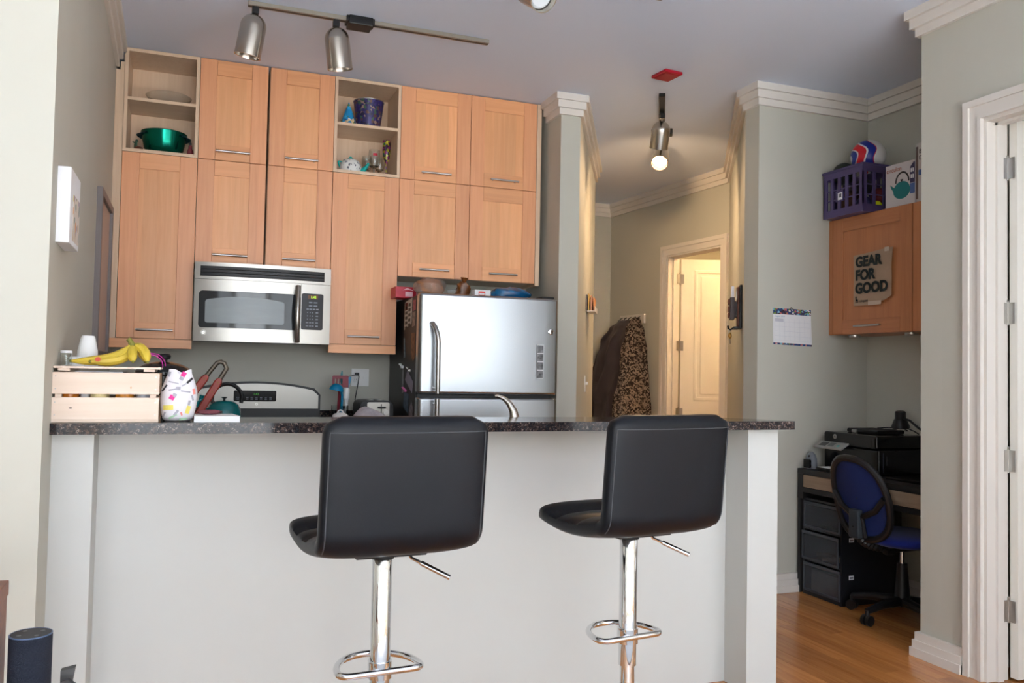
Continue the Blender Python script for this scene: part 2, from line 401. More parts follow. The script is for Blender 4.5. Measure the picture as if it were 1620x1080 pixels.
# casings: right door
def casing(mbf, name):
    mb = MB(); mbf(mb); return struct(name, mb, M_trim, smooth=0)
def c1(mb):
    x0 = 3.215
    for y0, y1, t in ((DY1-.004, DY1+.013, .02), (DY1+.013, DY1+.056, .014), (DY1+.056, DY1+.085, .024)):
        mb.box(x0-t, x0, y0, y1, 0, DZ-.004+(y0-DY1+.004))
    for y0, y1, t in ((DY0-.013, DY0+.004, .02), (DY0-.056, DY0-.013, .014), (DY0-.085, DY0-.056, .024)):
        mb.box(x0-t, x0, y0, y1, 0, DZ-.004+(DY0+.004-y1))
    for z0, z1, t in ((DZ-.004, DZ+.013, .02), (DZ+.013, DZ+.056, .014), (DZ+.056, DZ+.085, .024)):
        e = z1-DZ; mb.box(x0-t-.0002, x0, DY0-e, DY1+e, z0, z1)
    mb.box(x0-.001, 3.337, DY1-.02, DY1-.0002, 0, DZ-.02).box(x0-.001, 3.337, DY0+.0002, DY0+.02, 0, DZ-.02).box(x0-.001, 3.337, DY0+.0002, DY1-.0002, DZ-.02, DZ-.0002)      # jambs
    mb.box(3.265, 3.30, DY1-.032, DY1-.02, 0, DZ-.02).box(3.265, 3.30, DY0+.02, DY0+.032, 0, DZ-.02).box(3.265, 3.30, DY0+.02, DY1-.02, DZ-.032, DZ-.02)
casing(c1, 'trim_4')
d2 = struct('door_2', MB().box(3.345, 4.15, 2.672, 2.712, .01, DZ-.008, .002), M_door)
def hinge(z, c, parent, lx, ly):
    """two leaves and a knuckle; lx, ly are the directions in which the two leaves lie"""
    c = Vector(c)
    mb = MB().cyl(c+Vector((0, 0, z-.052)), c+Vector((0, 0, z+.052)), .007, n=10).ball(c+Vector((0, 0, z+.055)), .007, 8, 6)
    for d, n_ in (lx, ly):
        d = Vector(d); n_ = Vector(n_)
        p = c + n_*.002
        mb.plate([p+Vector((0, 0, z-.046)), p+d*.036+Vector((0, 0, z-.046)), p+d*.036+Vector((0, 0, z+.046)), p+Vector((0, 0, z+.046))], n_, .002)
    return obj('hinge', mb, M_handle, parent)
for z in (2.219, 1.581, .94, .295): hinge(z, (3.339, 2.715, 0), d2, ((-1, 0, 0), (0, -1, 0)), ((0, -1, 0), (-1, 0, 0)))
obj('moulding', MB().box(3.46, 3.475, 2.664, 2.672, .3, 2.3).box(4.03, 4.045, 2.664, 2.672, .3, 2.3).box(3.46, 4.045, 2.664, 2.672, 2.285, 2.3).box(3.46, 4.045, 2.664, 2.672, .3, .315), M_door, d2, smooth=0)
# hall door
def c2(mb):
    for s0, s1, t in ((HS1-.004, HS1+.05, .014), (HS1+.05, HS1+.085, .024)): ebox(mb, s0, s1, 0, t, 0, HZ+.0+(s0-HS1))
    for s0, s1, t in ((HS0-.05, HS0+.004, .014), (HS0-.085, HS0-.05, .024)): ebox(mb, s0, s1, 0, t, 0, HZ+(HS0-s1))
    for z0, z1, t in ((HZ-.004, HZ+.05, .014), (HZ+.05, HZ+.085, .024)): ebox(mb, HS0-(z1-HZ), HS1+(z1-HZ), 0, t+.0002, z0, z1)
    ebox(mb, HS1-.02, HS1, -.122, .004, 0, HZ); ebox(mb, HS0, HS0+.02, -.122, .004, 0, HZ); ebox(mb, HS0, HS1, -.122, .004, HZ-.02, HZ)
    ebox(mb, HS1-.032, HS1-.02, -.085, -.05, 0, HZ)
casing(c2, 'trim_5')
hp = EW(HS1-.02, -.135, 0); la = math.atan2(-.35, .936)
lm = Matrix.Translation(hp) @ Matrix.Rotation(la, 4, 'Z')
d1 = struct('door_1', MB().box(.006, .76, -.0, .036, .01, HZ-.03, .002, mtx=lm), M_door)
mb = MB()
for a, b, z0, z1 in ((.135, .625, 1.05, 2.275), (.135, .625, .16, .92)):
    for q0, q1, r0, r1, t in ((a, b, z1-.03, z1, .006), (a, b, z0, z0+.03, .006), (a, a+.03, z0, z1, .006), (b-.03, b, z0, z1, .006), (a+.06, b-.06, z0+.06, z1-.06, .005)):
        mb.box(q0, q1, -t, .001, r0, r1, .003, 1, mtx=lm)
obj('moulding', mb, M_door, d1, smooth=0)
ldir = Vector((math.cos(la), math.sin(la), 0))
for z in (2.19, 1.56, .93): hinge(z, hp+Vector((-.004, -.004, 0)), d1, (en, -ed), (ldir, Vector((ldir.y, -ldir.x, 0))))

# bar half wall
struct('wall_bar', MB().box(-.392, 2.144, 3.08, 3.19, 0, 1.069).box(-.392, -.273, 2.927, 3.08, 0, 1.069).box(2.144, 2.291, 2.927, 3.19, 0, 1.069), M_bar, smooth=0)
# ------------------------------------------------------------------ kitchen cabinets
YF = 5.123
KX = [-.392, 0, .381, .762, 1.169, 1.623, 2.077]
ZT, ZM, ZFR, ZMW, ZBT, ZRAIL = 3.043, 2.463, 1.859, 1.869, 1.43, 1.378
def cab_door(root, x0, x1, z0, z1, y=YF, name='door', ml=None, mx=None, gl=.0015, gr=.0015, hlen=.19):
    ml = ml or M_beech; mx = mx or M_beechx
    x0 += gl; x1 -= gr; z0 += .0015; z1 -= .0015; sw = .09; rh = .088
    d = obj(name, MB().box(x0+sw-.004, x1-sw+.004, y+.007, y+.018, z0+rh-.004, z1-rh+.004), M_beechp if ml is M_beech else ml, root, smooth=0)
    for a, b in ((x0, x0+sw), (x1-sw, x1)): obj('stile', MB().box(a, b, y, y+.02, z0, z1, .0015, 1), ml, d, smooth=0)
    for a, b in ((z0, z0+rh), (z1-rh, z1)): obj('rail', MB().box(x0+sw+.0006, x1-sw-.0006, y, y+.02, a, b, .0015, 1), mx, d, smooth=0)
    hx = (x0+x1)/2; hz = z0+.047
    h = MB().cyl((hx-hlen/2, y-.028, hz), (hx+hlen/2, y-.028, hz), .006, n=12)
    for q in (-1, 1): h.cyl((hx+q*(hlen/2-.02), y-.028, hz), (hx+q*(hlen/2-.02), y, hz), .0045, n=8)
    obj('handle', h, M_handle, d)
    return d
def carcass(mb, x0, x1, z0, z1, y0=YF+.021, y1=5.455): return mb.box(x0+.0005, x1-.0005, y0, y1, z0+.0005, z1-.0005)
def closed_unit(nm, label, i, z0, z1, group, gl=.0015, gr=.0015, rail=None):
    x0, x1 = KX[i], KX[i+1]
    t = thing(nm, label, 'cabinet', ((x0+x1)/2, YF, z0), 0, group)
    obj('body', carcass(MB(), x0+max(0, gl-.002), x1-max(0, gr-.002), z0, z1), M_birch, t, smooth=0)
    cab_door(t, x0, x1, z0, z1, gl=gl, gr=gr)
    if rail is not None: obj('light_rail', MB().box(rail[0], rail[1], YF+.001, YF+.021, ZRAIL, z0-.001, .001, 1).box(rail[0], rail[1], YF+.021, YF+.06, ZRAIL, ZRAIL+.018), M_beechx, t, smooth=0)
    return t
def open_unit(label, i):
    x0, x1 = KX[i]+.0008, KX[i+1]-.0008; th = .018; z0, z1 = ZM+.001, ZT
    t = thing('open_shelf_cabinet', label, 'cabinet', ((x0+x1)/2, YF, z0), 0, 'open shelf cabinets')
    obj('body', MB().box(x0, x0+th, YF+.001, 5.455, z0, z1).box(x1-th, x1, YF+.001, 5.455, z0, z1).box(x0+th, x1-th, YF+.001, 5.455, z0, z0+th).box(x0+th, x1-th, YF+.001, 5.455, z1-th, z1), M_birch, t, smooth=0)
    obj('back_panel', MB().box(x0+th, x1-th, 5.435, 5.455, z0+th, z1-th), M_birch, t, smooth=0)
    zs = z0+.298
    obj('shelf', MB().box(x0+th, x1-th, YF+.004, 5.435, zs-.009, zs+.009), M_birchx, t, smooth=0)
    return z0+th, zs+.009
SH0 = open_unit('open birch shelf cabinet at far left holding the green bowl', 0)
SH3 = open_unit('open birch shelf cabinet in mid row holding bucket and teapot', 3)
gU = 'upper beech cabinets'
closed_unit('tall_wall_cabinet', 'tall beech wall cabinet left of the microwave', 0, ZBT, ZM, gU, rail=(XL+.001, 0))
closed_unit('wall_cabinet', 'top row beech cabinet right beside the leftmost open shelf', 1, ZM, ZT, gU, gr=.007)
closed_unit('wall_cabinet', 'top row beech cabinet left beside the middle open shelf', 2, ZM, ZT, gU, gl=.007)
closed_unit('wall_cabinet', 'beech cabinet over the left half of the microwave', 1, ZMW, ZM, gU, gr=.006)
closed_unit('wall_cabinet', 'beech cabinet over the right half of the microwave', 2, ZMW, ZM, gU, gl=.006)
closed_unit('tall_wall_cabinet', 'tall beech wall cabinet between microwave and refrigerator', 3, ZBT, ZM, gU, rail=(KX[3], KX[4]))
closed_unit('wall_cabinet', 'wide top row beech cabinet right beside the middle open shelf', 4, ZM, ZT, gU)
closed_unit('wall_cabinet', 'top row beech cabinet at far right beside the wall stub', 5, ZM, ZT, gU)
closed_unit('wall_cabinet', 'beech cabinet over the left half of the refrigerator', 4, ZFR, ZM, gU)
closed_unit('wall_cabinet', 'beech cabinet over the right half of the refrigerator', 5, ZFR, ZM, gU)
one('filler_strip', MB().box(XL+.001, KX[0]-.001, YF+.004, YF+.022, ZBT, 2.915).box(XL+.024, KX[0]-.001, YF+.004, YF+.022, 2.915, 2.96).box(XL+.041, KX[0]-.001, YF+.004, YF+.022, 2.96, 3.005), M_birch, 'pale wood filler strip between left wall and first cabinet', 'panel', smooth=0)
one('end_panel', MB().box(2.078, 2.108, YF, 5.455, ZFR-.012, ZT), M_birch, 'pale wood end panel right of the refrigerator cabinets', 'panel', smooth=0)

# ------------------------------------------------------------------ base cabinets and counters (behind the bar)
def base_run(label, x0, x1, y0, y1, front, n, nm='base_cabinet'):
    t = thing(nm, label, 'cabinet', ((x0+x1)/2, (y0+y1)/2, 0))
    obj('body', MB().box(x0, x1, y0, y1, .1, .868 if front < 0 else .9065).box(x0, x1, y0+.05, y1-.05, 0, .1), M_birch, t, smooth=0)
    w = (x1-x0)/n
    for i in range(n):
        yy = y0-.021 if front < 0 else y1+.001
        d = obj('door', MB().box(x0+i*w+.002, x0+(i+1)*w-.002, yy, yy+.02, .11, .86, .002, 1), M_beech, t, smooth=0)
        hx = x0+(i+.5)*w; yh = yy-.026 if front < 0 else yy+.046
        obj('handle', MB().cyl((hx-.09, yh, .80), (hx+.09, yh, .80), .006, n=10).cyl((hx-.07, yh, .80), (hx-.07, yy+.01, .80), .004, n=8).cyl((hx+.07, yh, .80), (hx+.07, yy+.01, .80), .004, n=8), M_handle, d)
base_run('beech base cabinet in the corner left of the range', -.428, .002, 4.86, 5.455, -1, 1)
base_run('beech base cabinet between range and refrigerator', .764, 1.17, 4.86, 5.455, -1, 1)
base_run('beech sink cabinet on the kitchen side of the bar', -.39, 2.05, 3.195, 3.70, 1, 5)
def counter(label, x0, x1, y0, y1): one('countertop', MB().box(x0, x1, y0, y1, .869, .908, .004, 2), M_granite, label, 'countertop', smooth=40)
counter('dark granite countertop left of the range', -.428, .002, 4.83, 5.457)
counter('dark granite countertop under the toaster', .764, 1.18, 4.83, 5.457)
one('countertop', MB().box(-.388, 2.09, 3.194, 3.73, .907, .9475, .004, 2), M_granite, 'lower dark granite countertop with the faucet behind the bar', 'countertop', smooth=40)
# granite splash
one('backsplash', MB().box(.764, 1.18, 5.438, 5.458, .909, 1.02), M_granite, 'low dark granite backsplash behind the toaster', 'backsplash', smooth=0)
# bar top
one('bar_countertop', MB().prism([(-.3895, 2.864), (2.325, 2.864), (2.33, 2.87), (2.327, 2.90), (2.215, 3.052), (2.112, 3.188), (-.3965, 3.188)], 1.0697, 1.104), M_granite, 'speckled dark granite bar top along the half wall', 'countertop', smooth=0)

# ------------------------------------------------------------------ microwave
t = thing('microwave', 'stainless over the range microwave with black control panel', 'microwave', (.378, 5.06, 1.426))
X0, X1, Z0, Z1 = .004, .756, 1.424, 1.866
def mwy(x): return 5.052 - .035*(1-((x-.38)/.376)**2)
mb = MB()
def mwface(mb, x0, x1, z0, z1, dy, n=14, th=.02, cut=None):
    xs = [x0+(x1-x0)*i/(n-1) for i in range(n)]
    rings = []
    for x in xs: rings.append(mb.ring([(x, mwy(x)+dy, z0), (x, mwy(x)+dy, z1), (x, mwy(x)+dy+th, z1), (x, mwy(x)+dy+th, z0)]))
    mb.skin(rings); return mb
obj('body', MB().box(X0+.004, X1-.004, 5.07, 5.45, Z0+.006, Z1-.002), M_black, t, smooth=0)
obj('top_trim', mwface(MB(), X0, X1, 1.772, Z1, 0, th=.03), M_steelm, t)
obj('door', mwface(MB(), X0, .583, Z0, 1.770, 0, th=.03), M_steelm, t)
obj('control_frame', mwface(MB(), .5845, X1, Z0, 1.770, 0, th=.03), M_steelm, t)
for i in range(3):
    z = 1.793+i*.0185
    obj('vent_slat', mwface(MB(), .036, .716, z, z+.0125, -.003, th=.01), M_black, t)
obj('vent_recess', mwface(MB(), .034, .718, 1.788, 1.845, -.0012, th=.004), M_blackm, t)
def rpoly(x0, x1, z0, z1, r, bow=0.):
    out = []
    for cx, cz, a in ((x1-r, z1-r, 0), (x0+r, z1-r, PI/2), (x0+r, z0+r, PI), (x1-r, z0+r, 1.5*PI)):
        for i in range(5):
            q = a+PI/2*i/4; out.append((cx+r*math.cos(q), cz+r*math.sin(q)))
    return out
def curved_plate(x0, x1, z0, z1, r, dy, th=.004, bow=0.):
    """rounded panel that follows the bowed front"""
    m_ = MB(); n = 26
    def prof(x):
        d = min(x-x0, x1-x); 
        c = r-math.sqrt(max(r*r-(r-min(d, r))**2, 0))
        b = bow*(1-((x-(x0+x1)/2)/((x1-x0)/2))**2)
        return z0+c, z1-c+b
    rings = []
    for i in range(n+1):
        u_ = .5-.5*math.cos(PI*i/n); x = x0+(x1-x0)*u_; a, b = prof(x)
        if b-a < .002: b = a+.002
        rings.append(m_.ring([(x, mwy(x)+dy, a), (x, mwy(x)+dy, b), (x, mwy(x)+dy+th, b), (x, mwy(x)+dy+th, a)]))
    m_.skin(rings); return m_
w = obj('door_window', curved_plate(.03, .5835, 1.499, 1.706, .018, -.003), M_darkglass, t)
obj('screen', curved_plate(.064, .492, 1.527, 1.655, .012, -.0042, bow=.022), M_oven, w)
cp = obj('control_panel', curved_plate(.588, .714, 1.505, 1.716, .012, -.003), mat('control_grey', (46, 46, 50), .4), t)
obj('display', curved_plate(.624, .682, 1.684, 1.708, .002, -.0042), mat('amber_display', (70, 40, 12), .3, emit=(120, 66, 10), estr=.35), cp)
text('1:42', .019, (.639, mwy(.65)-.0052, 1.689), (1, 0, 0), (0, 0, 1), mat('display_digits', (170, 200, 40), .4, emit=(160, 220, 30), estr=.8), 'display_digits', cp, ext=.0003, bold=.0006)
mk = mat('key_legend', (140, 146, 156), .5)
for r_ in range(8):
    z = 1.664-.0195*r_
    if r_ < 2: ks = [(.630, .650), (.658, .679)]
    elif r_ == 2: ks = [(.617, .630), (.634, .650), (.654, .668), (.672, .686)]
    elif r_ < 6: ks = [(.621, .626), (.636, .641), (.651, .656), (.671, .685)]
    else: ks = [(.615, .629), (.634, .645), (.648, .661), (.671, .685)]
    for a, b in ks: obj('button', MB().box(a, b, mwy((a+b)/2)-.0055, mwy((a+b)/2)-.0035, z-.0035, z+.0035), mk, cp, smooth=0)
hm = MB(); hp_ = []
for i in range(13):
    q = i/12; hp_.append((.566-.006*math.sin(PI*q), 5.005-.035*math.sin(PI*q), 1.755-.325*q))
hm.tube(hp_, .014, 12, flat=.9)
hm.box(.553, .579, 5.0, 5.04, 1.73, 1.755, .003).box(.553, .579, 5.0, 5.04, 1.43, 1.455, .003)
obj('handle', hm, M_steelm, t)
b = obj('badge', MB().cyl((.059, mwy(.059)+.001, 1.472), (.059, mwy(.059)-.003, 1.472), .014, n=24), M_steelm, t)
obj('badge_ring', MB().tube(arc((.059, mwy(.059)-.0035, 1.472), .011, 0, 2*PI*23/24, 24), .0018, 6, loop=True), M_black, b)
text('GE', .011, (.059, mwy(.059)-.0042, 1.468), (1, 0, 0), (0, 0, 1), M_black, 'badge_letters', b, align='CENTER')

# ------------------------------------------------------------------ range
t = thing('range', 'stainless and black electric range with arched control backguard', 'stove', (.381, 5.1, 0))
obj('body', MB().box(.008, .756, 4.80, 5.44, .02, .905, .004), M_black, t)
obj('oven_door', MB().box(.014, .75, 4.765, 4.80, .2, .80, .008), M_steelm, t)
obj('oven_handle', MB().cyl((.07, 4.73, .75), (.69, 4.73, .75), .012).cyl((.1, 4.73, .75), (.1, 4.77, .75), .008, n=8).cyl((.66, 4.73, .75), (.66, 4.77, .75), .008, n=8), M_steelm, t)
obj('cooktop', MB().box(.004, .760, 4.79, 5.36, .905, .918, .004), M_blackg, t)
def arch(x0, x1, zb, zs, zc, r=.03, n=20):
    P = [(x0, zb)]
    for i in range(n+1):
        u_ = i/n; x = x0+(x1-x0)*u_
        z = zs+(zc-zs)*(1-(2*u_-1)**2)
        d = min(x-x0, x1-x)
        if d < r: z -= r-math.sqrt(r*r-(r-d)**2)
        P.append((x, z))
    P.append((x1, zb)); return P
def front(mb, P, y0, y1): return mb.plate([(x, y0, z) for x, z in P], (0, 1, 0), y1-y0)
obj('backguard', front(MB(), arch(.006, .758, .919, 1.150, 1.196), 5.37, 5.44), M_black, t)
obj('backguard_panel', front(MB(), arch(.02, .744, 1.034, 1.138, 1.184, .022), 5.362, 5.372), mat('range_steel', (150, 147, 141), .36, 1), t)
obj('control_display', front(MB(), rpoly(.245, .492, 1.078, 1.142, .008), 5.358, 5.363), M_blackg, t)
text('1:42', .018, (.358, 5.3572, 1.115), (1, 0, 0), (0, 0, 1), mat('green_digits', (40, 120, 30), .4, emit=(50, 170, 40), estr=.5), 'clock_digits', t, ext=.0003)
for i in range(8):
    for j in range(2): obj('button', MB().box(.262+i*.027+.0, .276+i*.027, 5.3565, 5.3585, 1.088+j*.010, 1.092+j*.010), mk, t, smooth=0)
b = obj('badge', MB().cyl((.378, 5.362, 1.060), (.378, 5.358, 1.060), .0085, n=20), M_handle, t)
text('GE', .007, (.378, 5.3575, 1.0575), (1, 0, 0), (0, 0, 1), M_black, 'badge_letters', b, align='CENTER')
for bx_, by_, br_ in ((.2, 4.95, .095), (.56, 4.95, .075), (.2, 5.22, .075), (.56, 5.22, .095)):
    obj('burner', MB().lathe([(br_-.004, .9182), (br_, .9182), (br_, .9187), (br_-.004, .9187)], (bx_, by_, 0), 32), mat('burner_mark', (70, 70, 72), .4), t)

# kettle
t = thing('kettle', 'round teal enamel kettle with black arched handle on the range', 'kettle', (.178, 4.95, .919))
obj('body', MB().lathe([(.07, .9192), (.085, .925), (.092, .95), (.093, 1.0), (.088, 1.045), (.074, 1.075), (.05, 1.092), (.028, 1.096), (.001, 1.097)], (.178, 4.95, 0), 36), M_teal, t)
obj('knob', MB().lathe([(.006, 1.096), (.006, 1.106), (.015, 1.112), (.015, 1.116), (.001, 1.117)], (.178, 4.95, 0), 20), M_black, t)
obj('handle', MB().tube(arc((.192, 4.95, 1.11), .078, -.35, PI+.35, 22), .011, 10), M_black, t)
obj('spout', MB().tube(bez((.10, 4.95, 1.02), (.07, 4.95, 1.045), (.055, 4.95, 1.075), 6), [.022, .02, .018, .016, .015, .014], 12), M_teal, t)

# ------------------------------------------------------------------ refrigerator
t = thing('refrigerator', 'stainless steel refrigerator with black sides and freezer drawer below', 'refrigerator', (1.62, 5.05, 0))
obj('body', MB().box(1.202, 2.042, 4.745, 5.43, .03, 1.714, .004), mat('fridge_black', (24, 24, 27), .42, bump=.03, bscale=500), t)
obj('gasket', MB().box(1.21, 2.034, 4.728, 4.747, .1, 1.71), M_black, t, smooth=0)
def fdoor(nm, z0, z1):
    mb = MB(); n = 24; rings = []
    x0, x1 = 1.197, 2.047
    P = []
    for i in range(9):
        a = PI/2*i/8; P.append((x0+.03-.03*math.cos(a), 4.69-.026*math.sin(a)))
    for i in range(1, 12):
        u_ = i/12; P.append((x0+.03+(x1-x0-.045)*u_, 4.664-.006*math.sin(PI*u_)))
    for i in range(7):
        a = PI/2*(1-i/6); P.append((x1-.015+.015*math.cos(a), 4.679-.015*math.sin(a)))
    P += [(x1, 4.73), (x0, 4.73)]
    b_ = .012
    cx = (x0+x1)/2
    rings = [mb.ring([(cx+(x-cx)*(1-e*.02), y+e*.012 if y < 4.72 else y, z) for x, y in P]) for z, e in ((z0, 1), (z0+b_*.3, .4), (z0+b_, 0), (z0+b_+.003, 0), (z1-b_-.003, 0), (z1-b_, 0), (z1-b_*.3, .4), (z1, 1))]
    mb.skin(rings)
    return obj(nm, mb, M_steel, t, smooth=50)
du = fdoor('door', 1.151, 1.724); dl = fdoor('freezer_drawer', .1, 1.131)
def fh(z0, z1, top, bot, d):
    P = []
    if top: P += [(1.268, 4.668, z1), (1.27, 4.645, z1), (1.278, 4.622, z1-.02), (1.288, 4.608, z1-.06), (1.293, 4.604, z1-.1)]
    else: P += [(1.293, 4.604, z1)]
    if bot: P += [(1.293, 4.604, z0+.1), (1.288, 4.608, z0+.06), (1.278, 4.622, z0+.02), (1.268, 4.668, z0)]
    else: P += [(1.295, 4.604, z0)]
    obj('handle', MB().tube(P, .0135, 14), M_handle, d)
    m2 = MB(); zz = z1-.03 if not top else z0+.03
    m2.cyl((1.294, 4.604, zz), (1.294, 4.67, zz), .008, n=10); obj('handle_post', m2, M_handle, d)
fh(1.155, 1.548, True, False, du); fh(.55, 1.127, False, True, dl)
b = obj('badge', MB().lathe([(.001, 0), (.017, 0), (.017, .003), (.013, .005), (.001, .005)], (0, 0, 0), 24, mtx=Matrix.Translation((2.003, 4.666, 1.527)) @ Matrix.Rotation(PI/2, 4, 'X')), M_chrome, du)
text('GE', .012, (2.003, 4.6600, 1.5225), (1, 0, 0), (0, 0, 1), M_black, 'badge_letters', b, align='CENTER')
obj('hinge_cover', MB().box(1.95, 2.03, 4.68, 4.80, 1.7245, 1.738, .005), M_black, t)
obj('kick_grille', MB().box(1.22, 2.02, 4.76, 4.78, .0, .1), M_black, t, smooth=0)
# photo strip
t = thing('photo_strip', 'black and white photo booth strip on refrigerator door', 'photo', (1.933, 4.658, 1.247))
obj('backing', MB().box(1.911, 1.955, 4.6545, 4.6565, 1.247, 1.448), M_paper, t, smooth=0)
mp_ = mat('photo_grey', (120, 120, 122), .4, var=.75, vscale=55)
for i in range(4): obj('photo', MB().box(1.914, 1.952, 4.6535, 4.6545, 1.251+i*.0495, 1.295+i*.0495), mp_, t, smooth=0)
# papers on the black side: (y,z) corners, x just outside
def sheet(nm, pts, m, label, cat, x=1.2000, extra=None):
    t_ = thing(nm, label, cat, (x, pts[0][0], min(p[1] for p in pts)))
    obj('paper', MB().plate([(x, y, z) for y, z in pts], (-1, 0, 0), .0012), m, t_, smooth=0)
    if extra: extra(t_)
    return t_
M_list = mat('printed_sheet', (196, 192, 182), .7, var=.35, vscale=70)
def lst(t_):
    for i in range(5):
        for j in range(2):
            y = 4.885+j*.075; z = 1.54+i*.03-(.0 if j == 0 else .014)
            obj('print_block', MB().box(1.1985, 1.1989, y, y+.055, z, z+.018), mat('print_dark', (88, 84, 76), .7), t_, smooth=0)
    obj('print_picture', MB().box(1.1985, 1.1989, 4.96, 5.02, 1.64, 1.685), mat('print_red', (120, 50, 34), .6), t_, smooth=0)
sheet('recipe_sheet', [(5.04, 1.522), (4.86, 1.556), (4.853, 1.708), (5.03, 1.69)], M_list, 'tall pale printed sheet with red picture on refrigerator side', 'paper', extra=lst)
sheet('postcard', [(4.835, 1.625), (4.77, 1.632), (4.77, 1.69), (4.835, 1.69)], mat('pink_card', (176, 100, 106), .6, var=.3, vscale=60), 'small pink card near the top front of refrigerator side', 'card')
sheet('photo_print', [(4.845, 1.535), (4.77, 1.54), (4.77, 1.622), (4.84, 1.622)], mat('photo_mix', (150, 130, 116), .5, var=.55, vscale=45), 'small photo below the pink card on refrigerator side', 'photo')
sheet('calendar_card', [(4.86, 1.365), (4.80, 1.335), (4.765, 1.36), (4.765, 1.50), (4.85, 1.50)], mat('brown_photo', (122, 84, 58), .5, var=.6, vscale=40), 'brown toned photo card half way down refrigerator side', 'photo')
sheet('photo_strip', [(5.035, 1.355), (4.995, 1.36), (5.02, 1.475), (5.045, 1.475)], mat('photo_teal', (100, 124, 136), .5, var=.6, vscale=60), 'narrow tilted photo strip under the tall printed sheet', 'photo')
sheet('photo_strip', [(5.06, 1.145), (5.025, 1.145), (5.025, 1.30), (5.06, 1.30)], mp_, 'narrow photo strip under the white clip magnet', 'photo')
sheet('note_card', [(4.985, 1.225), (4.81, 1.150), (4.79, 1.215), (4.93, 1.285)], mat('lilac_card', (168, 166, 184), .7), 'tilted pale note under silver clip on refrigerator side', 'paper')
sheet('note_card', [(5.02, 1.06), (4.90, 1.03), (4.89, 1.14), (5.0, 1.155)], mat('dark_card', (84, 104, 122), .6, var=.4, vscale=40), 'dark blue card under the pink clip on refrigerator side', 'card')
sheet('receipt', [(4.88, .96), (4.79, .96), (4.785, 1.07), (4.82, 1.105), (4.87, 1.05)], mat('grey_mix', (128, 122, 130), .6, var=.4, vscale=50), 'crumpled grey paper lowest at the front of refrigerator side', 'paper')
def clip(y, z, m, label):
    mb = MB(); mb.box(1.185, 1.2, y-.016, y+.016, z-.012, z+.004, .003); mb.tube([(1.19, y-.012, z), (1.178, y-.02, z+.016)], .004, 8); mb.tube([(1.19, y+.012, z), (1.178, y+.02, z+.016)], .004, 8)
    one('magnet_clip', mb, m, label, 'magnet', 'clip magnets on the refrigerator side')
clip(5.042, 1.305, M_white, 'white clip magnet on refrigerator side')
clip(4.86, 1.285, M_handle, 'silver clip magnet on refrigerator side')
clip(4.955, 1.165, mat('pink_plastic', (220, 110, 170), .4), 'pink clip magnet on refrigerator side')

# groceries on the refrigerator
def blob(c, rx, ry, rz, nu=26, nv=14, amp=.12, seed=0, p=2.6, base=None):
    r = random.Random(seed); ph = [(r.uniform(1, 4), r.uniform(1, 4), r.uniform(0, 6.3)) for _ in range(5)]
    def fn(u_, v_):
        th = 2*PI*u_; fi = PI*v_
        sx = math.copysign(abs(math.cos(th))**(2/p), math.cos(th)); sy = math.copysign(abs(math.sin(th))**(2/p), math.sin(th))
        s_ = abs(math.sin(fi))**(2/p); cz = -math.copysign(abs(math.cos(fi))**(2/p), math.cos(fi))
        k_ = 1+amp*sum(math.sin(a*th*1.0+b*fi+c_) for a, b, c_ in [(round(q[0]), q[1]*2, q[2]) for q in ph])/3
        z = c[2]+rz*cz*k_
        if base is not None: z = max(z, base)
        return (c[0]+rx*sx*s_*k_, c[1]+ry*sy*s_*k_, z)
    return MB().grid(fn, nu, nv, cu=True)
FT = 1.7145
M_bread = mat('bread_crust', (164, 112, 76), .6, var=.35, vscale=22)
M_film = mat('clear_film', (240, 240, 240), .06, trans=.8, alpha=.5, bump=.6, bscale=45)
t = thing('bread_loaf_bag', 'brown loaf of bread in clear wrinkled bag on the refrigerator', 'bread', (1.305, 4.87, FT))
obj('loaf', blob((1.305, 4.87, FT+.056), .08, .06, .05, seed=3, amp=.10, base=FT+.002), M_bread, t)
obj('plastic_bag', blob((1.308, 4.87, FT+.058), .09, .068, .056, seed=9, amp=.16, base=FT+.001), M_film, t)
t = thing('pastry_bag', 'twisted brown and gold snack bag beside the bread', 'bag', (1.50, 4.85, FT))
M_brown = mat('brown_gold_foil', (110, 62, 26), .3, var=.6, vscale=26)
obj('bag_body', blob((1.505, 4.85, FT+.05), .04, .035, .049, seed=5, amp=.25, base=FT+.001), M_brown, t)
obj('twisted_top', MB().tube([(1.505, 4.85, FT+.085), (1.512, 4.85, FT+.105), (1.515, 4.85, FT+.125)], [.022, .012, .024], 10), M_brown, t)
obj('plastic_tail', MB().tube([(1.475, 4.85, FT+.05), (1.44, 4.845, FT+.035), (1.41, 4.84, FT+.026)], [.012, .016, .022], 8, flat=.4), M_film, t)
t = thing('snack_box', 'small white box with red label on the refrigerator top', 'box', (1.60, 4.79, FT))
obj('carton', MB().box(1.552, 1.652, 4.76, 4.83, FT+.001, FT+.052, .003), M_paper, t)
obj('label', MB().box(1.576, 1.616, 4.7585, 4.76, FT+.006, FT+.042), mat('red_label', (214, 70, 64), .5), t, smooth=0)
obj('label_print', MB().box(1.580, 1.612, 4.7578, 4.7585, FT+.022, FT+.032), M_paper, t, smooth=0)
t = thing('chip_bag', 'large blue and green tortilla chip bag lying on the refrigerator', 'bag', (1.83, 4.85, FT))
def chipm(): return banded('chip_bag_print', [(0, (22, 84, 130)), (.42, (14, 104, 156)), (.68, (44, 62, 84)), (.80, (150, 160, 134)), (.93, (140, 84, 96))], sc=17, rough=.25)
obj('bag_body', blob((1.825, 4.895, FT+.043), .135, .085, .046, seed=12, amp=.10, p=2.1, base=FT+.001), chipm(), t)
